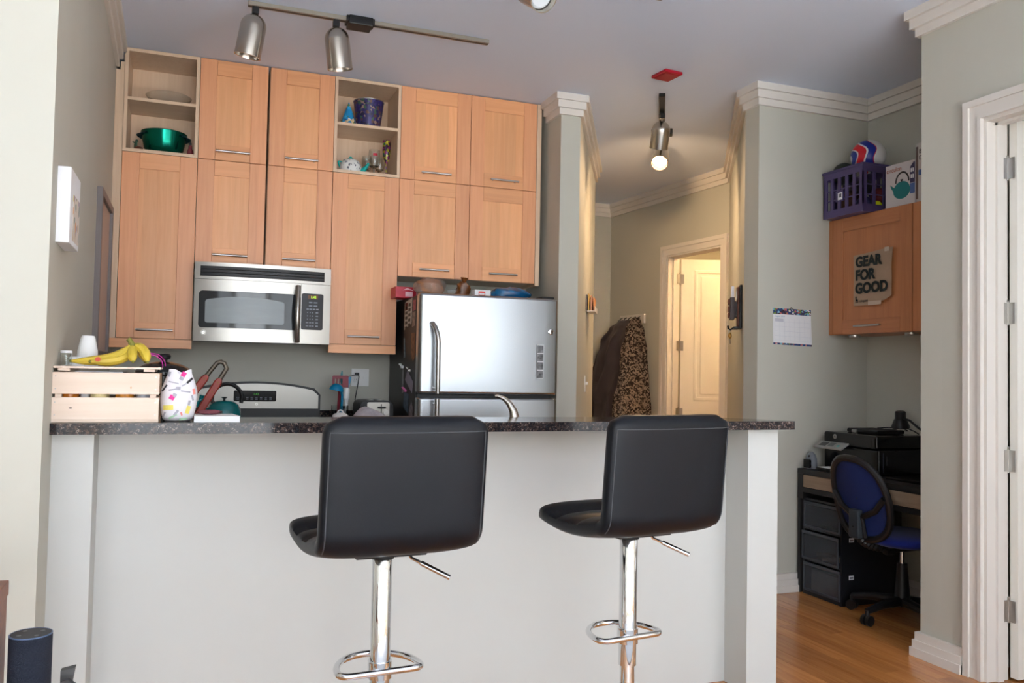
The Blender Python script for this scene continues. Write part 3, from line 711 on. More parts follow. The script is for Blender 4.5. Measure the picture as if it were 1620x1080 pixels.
obj('seam', MB().box(1.67, 1.70, 4.84, 4.95, FT+.004, FT+.012, .003).box(1.94, 1.97, 4.83, 4.96, FT+.004, FT+.02, .003), chipm(), t)
t = thing('tea_carton', 'flat red and white packet at the left edge of refrigerator top', 'box', (1.235, 5.05, FT))
obj('carton', MB().box(1.13, 1.295, 4.99, 5.14, FT+.001, FT+.068, .004), mat('red_carton', (196, 36, 60), .35), t)
obj('print', MB().plate([(1.17, 4.9895, FT+.045), (1.2, 4.9895, FT+.06), (1.235, 4.9895, FT+.05), (1.24, 4.9895, FT+.044), (1.2, 4.9895, FT+.052)], (0, -1, 0), .0008).box(1.19, 1.235, 4.9885, 4.9895, FT+.01, FT+.038).box(1.255, 1.275, 4.9885, 4.9895, FT+.016, FT+.06), mat('pale_print', (236, 190, 198), .5), t, smooth=0)
# ------------------------------------------------------------------ bar stools
def make_stool():
    t = thing('bar_stool', 'x', 'stool', (0, 0, 0), 0, 'black bar stools at the bar')
    W2 = .225
    # side profile of the padded shell: front of the seat, back along it, round the bend and up the back
    C = []
    for i in range(13): u_ = i/12; C.append(Vector((0, .225-.355*u_, .826-.026*math.sin(PI*u_*.9)+.006*u_)))
    bend = C[-1]
    for i in range(1, 9):
        a = PI/2*i/8; C.append(Vector((0, bend.y-.045*math.sin(a), bend.z+.045*(1-math.cos(a)))))
    nb = len(C)-9
    top = C[-1]
    for i in range(1, 17): u_ = i/16; C.append(Vector((0, top.y-.028*u_, top.z+.293*u_)))
    n = len(C); S_ = [0]
    for a, b in zip(C[:-1], C[1:]): S_.append(S_[-1]+(b-a).length)
    T = S_[-1]; half = .03; m = 34
    def shell(i0, i1, capa, capb):
        mb = MB(); rings = []
        for i in range(i0, i1+1):
            p = C[i]; tt = (C[min(i+1, n-1)]-C[max(i-1, 0)]).normalized(); nr = Vector((0, -tt.z, tt.y))    # towards the outside (below / behind)
            if nr.z > 0 and i < 8: nr = -nr
            d = min(S_[i], T-S_[i]); rc = .045
            w_ = W2 - (rc-math.sqrt(max(rc*rc-(rc-min(d, rc))**2, 0)))
            h_ = half*(.42+.58*math.sqrt(min(d/.022, 1))) if d < .022 else half
            ps = []
            for j in range(m):
                a = 2*PI*j/m; ca, sa = math.cos(a), math.sin(a)
                x = w_*math.copysign(abs(ca)**.34, ca); o_ = h_*math.copysign(abs(sa)**.55, sa)
                if sa < -.25:       # padded inner side: quilted channels
                    gx = min(abs(x-k_) for k_ in (-.075, .075)); gs = min(abs(S_[i]-k_) for k_ in (.12, .24, .42, .54))
                    o_ += .013*max(0, 1-gx/.018)+.013*max(0, 1-gs/.022) - .006*math.cos(x/W2*PI/2)
                elif sa > .25: o_ += .006*math.cos(x/W2*PI/2)
                ps.append(p+Vector((x, 0, 0))+nr*o_)
            rings.append(mb.ring(ps))
        mb.skin(rings, cap0=capa, cap1=capb); return mb
    obj('seat', shell(0, nb+1, True, True), M_leather, t, smooth=50)
    bk = obj('backrest', shell(nb, n-1, True, True), M_leather, t, smooth=50)
    # welted seam round the back face
    def surf(f_, i):
        tt = (C[min(i+1, n-1)]-C[max(i-1, 0)]).normalized(); nr = Vector((0, -tt.z, tt.y))
        d = min(S_[i], T-S_[i]); rc = .045; w_ = W2-(rc-math.sqrt(max(rc*rc-(rc-min(d, rc))**2, 0)))
        h_ = half*(.42+.58*math.sqrt(min(d/.022, 1))) if d < .022 else half
        x = w_*f_; return C[i]+Vector((x, 0, 0))+nr*(h_*(1-abs(f_)**5.88)**.275+.006*math.cos(x/W2*PI/2)+.0003)
    ie = n-3
    P = [surf(-.94, i) for i in range(nb+3, ie)] + [surf(-.94+1.88*q/16, ie) for q in range(17)] + [surf(.94, i) for i in range(ie-1, nb+2, -1)]
    obj('seam', MB().tube(P, .0016, 6), mat('thread_grey', (70, 72, 76), .6), bk)
    obj('mounting_plate', MB().box(-.10, .10, -.09, .10, .774, .782, .003).cyl((0, 0, .755), (0, 0, .775), .033, n=20), M_blackm, t)
    obj('sleeve', MB().lathe([(.0285, .355), (.0285, .76), (.026, .764), (.001, .764)], n=32), M_chrome, t)
    obj('column', MB().lathe([(.0235, .045), (.0235, .36)], n=32), M_chrome, t)
    obj('base', MB().lathe([(.205, 0), (.205, .006), (.19, .012), (.12, .022), (.06, .04), (.034, .07), (.03, .075), (.001, .075)], n=48), M_chrome, t)
    zf = .448
    loop = [(-.09+.18*q/6, -.03, zf) for q in range(7)] + [(.09+.028*math.cos(a), -.002+.028*math.sin(a), zf) for a in [-PI/2+PI/2*q/5 for q in range(1, 6)]]
    loop += [(.118*math.cos(a), .14*math.sin(a), zf) for a in [PI*q/20 for q in range(1, 20)]] + [(-.09+.028*math.cos(a), -.002+.028*math.sin(a), zf) for a in [PI+PI/2*q/5 for q in range(0, 5)]]
    obj('footrest', MB().tube(loop, .0095, 12, loop=True).cyl((0, 0, .425), (0, 0, .472), .034, n=28), M_chrome, t)
    obj('lever', MB().tube([(.05, -.01, .795), (.066, -.02, .772), (.075, -.03, .755), (.10, -.05, .742)], .0048, 10).tube([(.098, -.048, .743), (.165, -.10, .708)], .0075, 12), M_chrome, t)
    return t
st = make_stool()
st.location = (.520, 2.38, 0); st.rotation_euler = (0, 0, math.radians(5))
st['label'] = 'black leather bar stool with chrome pole, the left one of two'
dup(st, (1.338, 2.45, 0), math.radians(8), 'black leather bar stool with chrome pole, right one nearer the bar end')

# ------------------------------------------------------------------ things on the bar and on the counter behind it
# placed for a bar edge at (0, 3.2, 1.083), then scaled nearly about the camera onto the bar
XF = Matrix.Translation((.002, 2.858, 1.1043)) @ Matrix.Scale(.9, 4) @ Matrix.Translation((0, -3.2, -1.083))
# stockpot
t = thing('stockpot', 'tall black pot with domed lid behind the wooden crate', 'pot', (-.105, 3.80, .909))
obj('pot_body', MB().lathe([(.10, .909), (.105, .915), (.107, 1.24), (.111, 1.245), (.111, 1.25), (.1, 1.25), (.001, 1.249)], (-.105, 3.80, 0), 36), M_blackg, t)
obj('lid', MB().lathe([(.11, 1.2505), (.11, 1.256), (.098, 1.272), (.07, 1.287), (.03, 1.296), (.001, 1.298)], (-.105, 3.80, 0), 36), M_blackg, t)
obj('knob', MB().lathe([(.012, 1.297), (.012, 1.305), (.024, 1.31), (.026, 1.322), (.02, 1.328), (.001, 1.329)], (-.105, 3.80, 0), 20), M_black, t)

BZ = 1.0835
t = thing('wooden_crate', 'pale pine slatted crate with lid at left end of bar', 'crate', (-.27, 3.37, BZ))
cx0, cx1, cy0, cy1 = -.436, -.103, 3.235, 3.505
for z0, z1 in ((1.0925, 1.1685), (1.180, 1.2535)):
    obj('slat', MB().box(cx0, cx1, cy0, cy0+.009, z0, z1, .001, 1), M_pine, t, smooth=0)
    obj('slat', MB().box(cx0, cx1, cy1-.009, cy1, z0, z1, .001, 1), M_pine, t, smooth=0)
    for xa in (cx0, cx1-.009): obj('side_slat', MB().box(xa, xa+.009, cy0+.0095, cy1-.0095, z0, z1, .001, 1), M_birch, t, smooth=0)
for xa in (cx0+.0095, cx1-.0295):
    for ya in (cy0+.0095, cy1-.0295): obj('corner_post', MB().box(xa, xa+.02, ya, ya+.02, BZ+.0092, 1.252), M_pine, t, smooth=0)
obj('bottom', MB().box(cx0, cx1, cy0+.002, cy1, BZ, BZ+.0088), M_pine, t, smooth=0)
ld = obj('lid', MB().box(cx0+.002, cx1+.002, cy0, cy1, 1.2665, 1.2735, .001, 1), M_pine, t, smooth=0)
for xa in (cx0+.016, cx1-.052): obj('batten', MB().box(xa, xa+.036, cy0+.004, cy1-.004, 1.2585, 1.2663), M_pine, ld, smooth=0)
for xa in (cx0+.011, cx1-.011):
    for z in (1.109, 1.152, 1.197, 1.240): obj('nail', MB().cyl((xa, cy0-.0008, z), (xa, cy0+.001, z), .0022, n=8), M_handle, t)
obj('knot', MB().lathe([(.001, 0), (.0055, 0), (.0055, .0006), (.001, .0006)], (0, 0, 0), 12, mtx=Matrix.Translation((-.377, cy0+.0003, 1.132)) @ Matrix.Rotation(PI/2, 4, 'X') @ Matrix.Diagonal((1, .45, 1, 1))), mat('knot_brown', (74, 52, 38), .6), t)
obj('knot', MB().lathe([(.001, 0), (.004, 0), (.004, .0006), (.001, .0006)], (0, 0, 0), 12, mtx=Matrix.Translation((-.193, cy0+.0003, 1.203)) @ Matrix.Rotation(PI/2, 4, 'X') @ Matrix.Diagonal((.6, 1, 1, 1))), mat('knot_tan', (206, 162, 122), .6), t)
# jars inside the crate, seen through the slit
def jar(nm, label, x, y, r, h, body, lid):
    t_ = thing(nm, label, 'jar', (x, y, BZ+.0092))
    z = BZ+.0092
    obj('jar_body', MB().lathe([(r*.96, z), (r, z+.004), (r, z+h*.8), (r*.8, z+h*.86), (.001, z+h*.86)], (x, y, 0), 24), body, t_)
    obj('jar_lid', MB().lathe([(r*.86, z+h*.865), (r*.86, z+h), (.001, z+h)], (x, y, 0), 24), lid, t_)
M_honey = mat('amber_contents', (196, 110, 20), .15, var=.3, vscale=30)
jar('spice_jar', 'amber jar at left in the slit of the wooden crate', -.385, 3.285, .027, .12, M_honey, M_black)
jar('spice_jar', 'white capped jar beside the amber jar in the crate', -.340, 3.29, .014, .11, M_paper, M_white)
jar('spice_jar', 'pale yellow labelled jar in the middle of the crate', -.293, 3.285, .03, .115, mat('yellow_label', (226, 206, 150), .5, var=.35, vscale=50), M_white)
jar('spice_jar', 'orange and black jar right of centre in the crate', -.215, 3.285, .03, .115, mat('orange_label', (216, 130, 40), .5, var=.7, vscale=40), M_white)
jar('spice_jar', 'silver lidded jar near the right end of the crate', -.155, 3.285, .024, .105, mat('grey_label', (170, 170, 176), .4), M_handle)
t = thing('paper_stack', 'white sheets of paper lying under the crate lid', 'paper', (-.29, 3.37, 1.2545))
obj('sheet', MB().plate([(-.37, 3.26, 1.2546), (-.22, 3.25, 1.2546), (-.22, 3.45, 1.2546), (-.38, 3.45, 1.2546)], (0, 0, 1), .0018), M_paper, t, smooth=0)
# bananas
t = thing('banana_bunch', 'bunch of yellow bananas lying on the crate lid', 'bananas', (-.2, 3.36, 1.274))
M_ban = mat('banana_skin', (208, 180, 62), .42, var=.14, vscale=16)
M_stem = mat('banana_stem', (120, 116, 44), .6, var=.3, vscale=60)
def banana(pts, r):
    k_ = len(pts); rad = []
    for i in range(k_):
        u_ = i/(k_-1); rad.append(r*(.34+.66*min(1, (u_/.28))**.8) if u_ < .28 else r*max(.22, (1-max(0, (u_-.62)/.38)**2.6*.82)))
    b_ = obj('banana', MB().tube(pts, rad, 9), M_ban, t)
    obj('banana_tip', MB().ball(pts[-1], r*.3, 8, 6), M_stem, b_)
banana(bez((-.205, 3.36, 1.352), (-.235, 3.34, 1.288), (-.392, 3.325, 1.291), 16), .0175)
banana(bez((-.205, 3.365, 1.350), (-.205, 3.35, 1.285), (-.33, 3.31, 1.290), 16), .018)
banana(bez((-.199, 3.365, 1.348), (-.2, 3.33, 1.325), (-.193, 3.30, 1.293), 12), .017)
banana(bez((-.196, 3.365, 1.350), (-.155, 3.36, 1.345), (-.147, 3.315, 1.292), 14), .018)
banana(bez((-.199, 3.37, 1.350), (-.17, 3.40, 1.35), (-.16, 3.42, 1.294), 12), .017)
obj('stem', MB().tube([(-.203, 3.362, 1.338), (-.203, 3.363, 1.356), (-.209, 3.364, 1.368), (-.215, 3.365, 1.374)], [.016, .011, .009, .010], 10), M_stem, t)
obj('sticker', MB().lathe([(.001, 0), (.009, 0), (.009, .0006), (.001, .0006)], (0, 0, 0), 14, mtx=Matrix.Translation((-.305, 3.294, 1.2985)) @ Matrix.Rotation(PI/2-.5, 4, 'X')), mat('red_sticker', (206, 90, 70), .4), t)
obj('tie_band', MB().tube(arc((-.137, 3.335, 1.279), .04, -.1, 1.9, 12, (1, .2, 0), (0, 0, 1)), .0016, 6).tube(arc((-.133, 3.335, 1.279), .045, 0, 1.9, 12, (1, .2, 0), (0, 0, 1)), .0014, 6), mat('magenta_band', (190, 40, 150), .5), t)
# white gadget and clear tub on the lid
t = thing('white_device', 'white plastic appliance standing behind bananas on crate', 'appliance', (-.355, 3.45, 1.274))
obj('body', MB().lathe([(.036, 1.2738), (.034, 1.33), (.024, 1.378), (.020, 1.384), (.001, 1.385)], (-.354, 3.455, 0), 20, ey=.7), M_white, t)
obj('foot', MB().lathe([(.03, 1.2738), (.03, 1.29), (.022, 1.306), (.001, 1.308)], (-.392, 3.44, 0), 18), M_white, t)
t = thing('clear_tub', 'small clear plastic cup at the left end of crate lid', 'cup', (-.415, 3.36, 1.274))
obj('cup_body', MB().lathe([(.016, 1.2738), (.019, 1.318), (.0175, 1.318), (.0148, 1.277), (.001, 1.277)], (-.412, 3.37, 0), 20), M_glass, t)
obj('cup_lid', MB().lathe([(.0195, 1.3182), (.0195, 1.327), (.001, 1.328)], (-.412, 3.37, 0), 20), mat('clear_lid', (225, 228, 228), .2), t)

# printed paper bag
t = thing('printed_pouch', 'white folded pouch with makeup print right of the crate', 'bag', (-.04, 3.325, BZ))
def bagw(v): return (.047+.014*math.sin(PI*min(1, v*1.15)**.9)) if v < .9 else .061-.02*(v-.55)/.45*.9
def bag_front(x, v):
    w_ = bag_w(v); q = max(-1, min(1, x/w_))
    d = .045*math.sqrt(max(0, 1-abs(q)**2.6))*(.86+.3*math.sin(PI*v))*(1-.62*v**3)
    cre = .010*math.exp(-(x/.006)**2)*(.3+.7*v)
    return 3.325 - d + cre
def bag_w(v): return .050+.0125*math.sin(PI*min(1, v*1.1)) - .012*max(0, v-.6)/.4
BH = .185
def bag_x(x, v): return -.041 + x + .004*v
mb = MB()
def bagfn(u_, v):
    th = 2*PI*u_; w_ = bag_w(v); c_, s_ = math.cos(th), math.sin(th)
    x = w_*math.copysign(abs(c_)**.75, c_)
    y = bag_front(x, v) if s_ < 0 else 2*3.325-bag_front(x, v)-(.0 if v < .9 else .0)
    ntch = .012*math.exp(-((x-.006)/.016)**2) if v > .92 else 0
    e = min(v, .06)/.06
    return (bag_x(x*(.86+.14*e**.5), v), 3.325+(y-3.325)*(.7+.3*e**.5), BZ+.001+BH*v-ntch)
mb.grid(bagfn, 64, 24, cu=True)
mb.bm.faces.new([v_ for v_ in list(mb.bm.verts)[0::24]][::-1])
M_pouch = mat('white_fabric', (236, 232, 236), .75, bump=.06, bscale=90)
obj('pouch_body', mb, M_pouch, t, smooth=60)
def bprint(poly, m, nm):
    """flat print that follows the pouch; poly in (x, v)"""
    cxx = sum(p[0] for p in poly)/len(poly); cv = sum(p[1] for p in poly)/len(poly)
    mb = MB(); bm = mb.bm
    P = lambda x, v: bm.verts.new((bag_x(x, v), bag_front(x, v)-.0012, BZ+.001+BH*v))
    pts = []
    for a, b in zip(poly, poly[1:]+poly[:1]):
        for q in range(4): pts.append((a[0]+(b[0]-a[0])*q/4, a[1]+(b[1]-a[1])*q/4))
    c_ = P(cxx, cv); V = [P(*p) for p in pts]; mid = [P((p[0]+cxx)/2, (p[1]+cv)/2) for p in pts]
    for i in range(len(V)):
        j = (i+1) % len(V); bm.faces.new((V[i], V[j], mid[j], mid[i])); bm.faces.new((mid[i], mid[j], c_))
    obj(nm, mb, m, t, smooth=0)
def rect(cx, cv, w_, h_, a): 
    ca, sa = math.cos(a), math.sin(a); k_ = 1/BH
    return [(cx+x*ca-z*sa, cv+(x*sa+z*ca)*k_) for x, z in ((-w_/2, -h_/2), (w_/2, -h_/2), (w_/2, h_/2), (-w_/2, h_/2))]
Pk, Ye, Gr, Dk, Gn, Rd = mat('print_pink', (240, 60, 150), .6), mat('print_yellow', (236, 220, 110), .6), mat('print_grey', (176, 172, 182), .6), mat('print_black', (44, 44, 52), .6), mat('print_green', (170, 204, 170), .6), mat('print_coral', (244, 150, 140), .6)
for q in ((-.022, .455, .018, .016, -.5, Pk), (.012, .90, .016, .017, -.5, Pk), (.006, .82, .015, .012, -.5, Gr), (-.014, .50, .014, .012, -.5, Gr), (-.033, .26, .034, .017, .08, Ye), (.033, .22, .014, .028, -.25, Ye), (.036, .35, .008, .018, -.15, Gr),
          (.034, .78, .008, .026, -.8, Dk), (-.049, .63, .006, .028, -.55, Dk), (-.02, .74, .036, .004, -.22, Gr), (.016, .70, .018, .005, .55, Gr), (-.02, .605, .03, .005, .15, Gr), (-.004, .625, .016, .012, 0, Gr), (.022, .57, .032, .005, -.12, Gr),
          (.05, .57, .008, .02, .2, Rd), (-.036, .90, .009, .018, -.2, Gr), (-.046, .12, .006, .02, -.4, Gr), (-.016, .09, .03, .007, .5, Gn), (.018, .04, .026, .008, .1, Gn), (.012, .14, .006, .012, .3, Rd), (-.006, .16, .008, .022, -.6, Gr), (.046, .45, .006, .02, .3, Gr)):
    bprint(rect(*q[:5]), q[5], 'print')
# notebook and coaster
t = thing('notebook', 'thick white closed notebook on the bar beside the pouch', 'book', (.09, 3.31, BZ))
obj('pages', MB().prism([(.014, 3.236), (.168, 3.236), (.146, 3.395), (.018, 3.395)], BZ+.0008, BZ+.0205), M_paper, t, smooth=0)
obj('cover', MB().prism([(.013, 3.234), (.17, 3.234), (.148, 3.397), (.017, 3.397)], BZ+.0206, BZ+.0218).prism([(.013, 3.234), (.17, 3.234), (.148, 3.397), (.017, 3.397)], BZ, BZ+.0008), M_white, t, smooth=0)
def lump(u_, v):
    th = 2*PI*u_; r_ = .036*math.sin(PI*v)**.5*(1+.06*math.sin(3*th)+.05*math.sin(5*th+1))
    return (.065+r_*math.cos(th)*1.05, 3.335+r_*math.sin(th)*.8, BZ+.0222+.0085+.0080*-math.cos(PI*v)*(1+.12*math.sin(4*th)))
one('knitted_coaster', MB().grid(lump, 28, 10, cu=True), mat('maroon_knit', (126, 70, 78), .9, bump=.4, bscale=160), 'lumpy maroon knitted coaster lying on the white notebook', 'coaster')
# utensil caddy with grill tongs behind the bar
t = thing('utensil_caddy', 'dark utensil caddy behind the bar holding grill tongs', 'holder', (.062, 3.70, .909))
obj('caddy_body', MB().lathe([(.055, .9085), (.062, 1.10), (.058, 1.10), (.052, .915), (.001, .915)], (.062, 3.70, 0), 24), M_black, t)
M_redw = wood('red_wood', (112, 26, 14), (140, 40, 22), stave=.4, samt=.02, rough=.5)
t = thing('grill_tongs', 'steel grill tongs with red wooden handles standing behind the pouch', 'tongs', (.05, 3.68, .93))
tl, tr_ = Vector((.060, 3.67, 1.245)), Vector((.110, 3.66, 1.232))
ld_, rd_ = Vector((-.068, 0, -.098)).normalized(), Vector((-.068, 0, -.122)).normalized()
def bar(mb, p, d, L, w_, th):
    d = d.normalized(); sx = d.cross(Vector((0, 1, 0))).normalized(); sy = Vector((0, 1, 0))
    r_ = []
    for u_, k_ in ((0, .55), (.04, .85), (.1, 1), (.9, 1), (1, .8)):
        c_ = p+d*L*u_; r_.append(mb.ring([c_+sx*w_*k_*a+sy*th*b for a, b in ((-.5, -.35), (-.35, -.5), (.35, -.5), (.5, -.35), (.5, .35), (.35, .5), (-.35, .5), (-.5, .35))]))
    mb.skin(r_); return mb
for p, d, L in ((tl, ld_, .18), (tr_, rd_, .19)):
    h = obj('wooden_handle', bar(MB(), p, d, L, .030, .03), M_redw, t)
    obj('rivet', MB().cyl(p+d*.018+Vector((0, -.0165, 0)), p+d*.018+Vector((0, -.013, 0)), .003, n=10).cyl(p+d*.06+Vector((0, -.0165, 0)), p+d*.06+Vector((0, -.013, 0)), .0025, n=10), mat('old_brass', (120, 84, 44), .5, 1), h)
    obj('steel_arm', bar(MB(), p+d*(L-.01), d, .10, .014, .012), M_nickel, t)
sp = [tl+ld_*.02, tl, tl-ld_*.03, Vector((.098, 3.665, 1.297)), Vector((.112, 3.664, 1.301)), Vector((.124, 3.663, 1.295)), Vector((.134, 3.661, 1.274)), tr_-rd_*.02, tr_, tr_+rd_*.02]
obj('spring_bow', MB().tube(sp, .0095, 10), mat('tong_steel', (92, 84, 74), .45, .8), t, smooth=70)
def utensil(nm, label, pts, r, m, cat='utensil', head=None, group=None):
    t_ = thing(nm, label, cat, (pts[0][0], pts[0][1], pts[0][2]), 0, group)
    obj('handle', MB().tube(pts, r, 10), m, t_)
    if head: head(t_)
    return t_
utensil('spatula', 'teal handled utensil in the dark caddy behind the bar', [(.02, 3.70, .93), (.035, 3.69, 1.12), (.045, 3.685, 1.165)], [.008, .007, .011], M_teal)
utensil('kitchen_scissors', 'teal scissors in the dark caddy behind the bar', [(.01, 3.675, .93), (.03, 3.67, 1.10)], .006, M_black, head=lambda t_: obj('grip', MB().tube(arc((.045, 3.668, 1.128), .018, 0, 2*PI*15/16, 16), .0045, 8, loop=True), M_teal, t_))
# faucet
t = thing('kitchen_faucet', 'brushed nickel faucet with tapered spout behind the bar', 'faucet', (1.41, 3.72, .909))
fr = [(1.415, 3.72, .9085), (1.415, 3.72, .93), (1.413, 3.72, 1.0), (1.411, 3.72, 1.055), (1.405, 3.725, 1.10), (1.388, 3.735, 1.135), (1.365, 3.745, 1.158), (1.335, 3.755, 1.170), (1.325, 3.76, 1.169)]
obj('spout', MB().tube(fr, [.03, .027, .026, .025, .019, .014, .011, .009, .006], 18), M_nickel, t)
obj('lever', MB().tube([(1.44, 3.72, .95), (1.475, 3.70, .965), (1.50, 3.69, .99)], [.008, .007, .006], 10), M_nickel, t)

XF = None

# ------------------------------------------------------------------ things on the back counter
CZ_ = .9085
t = toaster = thing('toaster', 'stainless two slice toaster with black ends on back counter', 'toaster', (1.045, 5.1, CZ_))
P = rpoly(.945, 1.142, CZ_+.012, 1.098, .035)
obj('body', MB().plate([(x, 5.03, z) for x, z in P], (0, 1, 0), .25), M_black, t)
obj('front_panel', MB().plate([(x, 5.0245, z) for x, z in rpoly(.985, 1.118, CZ_+.02, 1.088, .01)], (0, 1, 0), .006), M_steelm, t)
obj('lever_slot', MB().box(1.066, 1.071, 5.022, 5.0244, .95, 1.078), M_black, t, smooth=0)
obj('lever', MB().box(1.046, 1.092, 5.0, 5.0238, 1.052, 1.064, .004), M_black, t)
obj('dial', MB().cyl((1.095, 5.0244, 1.03), (1.095, 5.01, 1.03), .016, n=20), M_handle, t)
for xs in (1.0, 1.055): obj('bread_slot', MB().box(xs, xs+.03, 5.07, 5.25, 1.0982, 1.103, .002), M_handle, t)
obj('foot', MB().box(.96, .985, 5.04, 5.27, CZ_, CZ_+.013).box(1.1, 1.125, 5.04, 5.27, CZ_, CZ_+.013), M_black, t, smooth=0)
t = thing('sugar_bowl', 'small white lidded bowl on the counter beside the range', 'bowl', (.79, 5.08, CZ_))
sx_, sy_ = .812, 4.93
obj('bowl_body', MB().lathe([(.03, CZ_), (.038, .93), (.043, .98), (.044, 1.01), (.041, 1.01), (.001, 1.0)], (sx_, sy_, 0), 28), M_white, t)
obj('lid', MB().lathe([(.046, 1.0102), (.046, 1.015), (.035, 1.026), (.012, 1.032), (.001, 1.033)], (sx_, sy_, 0), 28), M_white, t)
obj('lid_loop', MB().tube(arc((sx_, sy_, 1.03), .016, 0, PI, 10), .0045, 8), M_white, t)
t = thing('utensil_crock', 'clear utensil holder on the back counter by the wall', 'holder', (.862, 5.25, CZ_))
ux, uy = .862, 5.26
obj('crock_body', MB().lathe([(.05, CZ_), (.052, 1.06), (.049, 1.06), (.047, .914), (.001, .914)], (ux, uy, 0), 28), M_glass, t)
M_maroon = mat('maroon_nylon', (130, 26, 46), .4); M_blue = mat('blue_silicone', (0, 134, 182), .4); M_tealu = mat('teal_silicone', (20, 130, 140), .4)
def turner(t_):
    mb = MB(); y = 5.245
    z0, z1, xa, xb = 1.165, 1.242, .810, .908
    mb.plate([(x, y, z) for x, z in rpoly(xa, xb, 1.222, z1, .008)], (0, 1, 0), .004)
    mb.box(xa+.0, xa+.014, y, y+.004, 1.186, 1.224).box(xb-.036, xb, y, y+.004, 1.17, 1.224).box(xa, xb-.036, y, y+.004, 1.17, 1.19)
    for q in range(2): mb.box(xa+.024+q*.017, xa+.031+q*.017, y, y+.004, 1.188, 1.224)
    obj('slotted_blade', mb, M_maroon, t_, smooth=0)
utensil('slotted_turner', 'maroon slotted turner standing in the clear holder', [(.852, 5.265, .92), (.853, 5.26, 1.05), (.858, 5.25, 1.175)], [.008, .009, .011], M_maroon, head=turner)
def ladle(t_):
    mx = Matrix.Translation((.828, 5.205, 1.150)) @ Matrix.Rotation(.22, 4, 'Y')
    obj('ladle_bowl', MB().lathe([(.043, 0), (.041, .012), (.034, .028), (.02, .040), (.001, .044), (.001, .041), (.018, .037), (.032, .025), (.038, .011), (.0405, 0)], (0, 0, 0), 26, mtx=mx), M_blue, t_)
utensil('ladle', 'blue ladle hanging upside down over the clear holder', [(.868, 5.235, .92), (.868, 5.225, 1.06), (.866, 5.215, 1.12), (.86, 5.21, 1.145)], [.006, .006, .007, .008], M_blue, head=ladle)
utensil('rubber_spatula', 'teal pointed spatula behind the maroon turner', [(.872, 5.295, .92), (.872, 5.29, 1.2)], .005, M_tealu, head=lambda t_: obj('blade', MB().plate([(.855, 5.283, 1.20), (.882, 5.283, 1.20), (.876, 5.283, 1.272), (.870, 5.283, 1.268)], (0, 1, 0), .006), M_tealu, t_))
utensil('rubber_spatula', 'blue spatula leaning right out of the clear holder', [(.885, 5.285, .92), (.905, 5.28, 1.16)], .005, M_tealu, head=lambda t_: obj('blade', MB().plate([(.908, 5.273, 1.15), (.925, 5.273, 1.20), (.930, 5.273, 1.235), (.911, 5.273, 1.232)], (0, 1, 0), .006), M_blue, t_))
def whisk(t_): obj('ribbed_grip', MB().lathe([(.010, 1.06), (.012, 1.09), (.02, 1.105), (.0185, 1.11), (.0205, 1.12), (.019, 1.126), (.021, 1.14), (.02, 1.16), (.015, 1.168), (.001, 1.17)], (.895, 5.235, 0), 20), M_white, t_)
utensil('masher', 'white ribbed handle utensil in the clear holder', [(.885, 5.25, .92), (.893, 5.238, 1.07)], .006, M_white, head=whisk)
utensil('spoon', 'small steel spoon in the clear holder', [(.89, 5.27, .92), (.878, 5.215, 1.03), (.877, 5.205, 1.06)], [.003, .003, .008], M_chrome)
# towel
def towel(u_, v):
    x = .865+.22*u_; y = 4.862+.125*v
    z = .985+.055*math.sin(PI*min(1, u_*1.25))*(.6+.4*math.sin(PI*v))+.034*u_*math.sin(PI*v)+.012*math.sin(9*u_+5*v)+.008*math.sin(15*v+7*u_)
    e = min(u_, 1-u_, v, 1-v); z -= (.05*(1-min(1, e/.12)))
    return (x+.012*math.sin(7*v), y+.02*math.sin(5*u_), max(z, CZ_+.002))
mb = MB().grid(towel, 34, 20)
r_ = bmesh.ops.solidify(mb.bm, geom=list(mb.bm.faces), thickness=.004)
t = one('dish_towel', mb, mat('pale_towel', (236, 228, 233), .9, var=.1, vscale=40, bump=.2, bscale=200), 'crumpled pale pink dish towel in front of the toaster', 'towel', smooth=70)
# outlet
t = thing('wall_outlet', 'white double wall plate with outlet and switch above counter', 'outlet', (1.018, 5.459, 1.174))
obj('plate', MB().box(.962, 1.074, 5.4535, 5.4595, 1.174, 1.286, .002), M_white, t)
obj('receptacle', MB().box(.974, 1.004, 5.4525, 5.4537, 1.198, 1.262, .003), mat('outlet_white', (222, 222, 220), .4), t)
obj('slot', MB().box(.982, .984, 5.4518, 5.4527, 1.212, 1.222).box(.993, .995, 5.4518, 5.4527, 1.212, 1.222), M_black, t, smooth=0)
obj('switch', MB().box(1.038, 1.046, 5.448, 5.4537, 1.222, 1.238, .001), M_white, t)
obj('plug', MB().box(.982, 1.006, 5.42, 5.4515, 1.243, 1.262, .003), M_black, toaster)
obj('cable', MB().tube([(1.0, 5.42, 1.25), (1.002, 5.41, 1.235), (.998, 5.41, 1.20), (.985, 5.40, 1.13), (.977, 5.39, 1.09), (.98, 5.36, 1.04), (1.0, 5.32, .99), (1.02, 5.283, .96)], .0035, 8).tube([(.985, 5.425, 1.248), (.965, 5.43, 1.243), (.935, 5.43, 1.235), (.925, 5.42, 1.1), (.93, 5.40, .92)], .0025, 8), M_black, toaster)

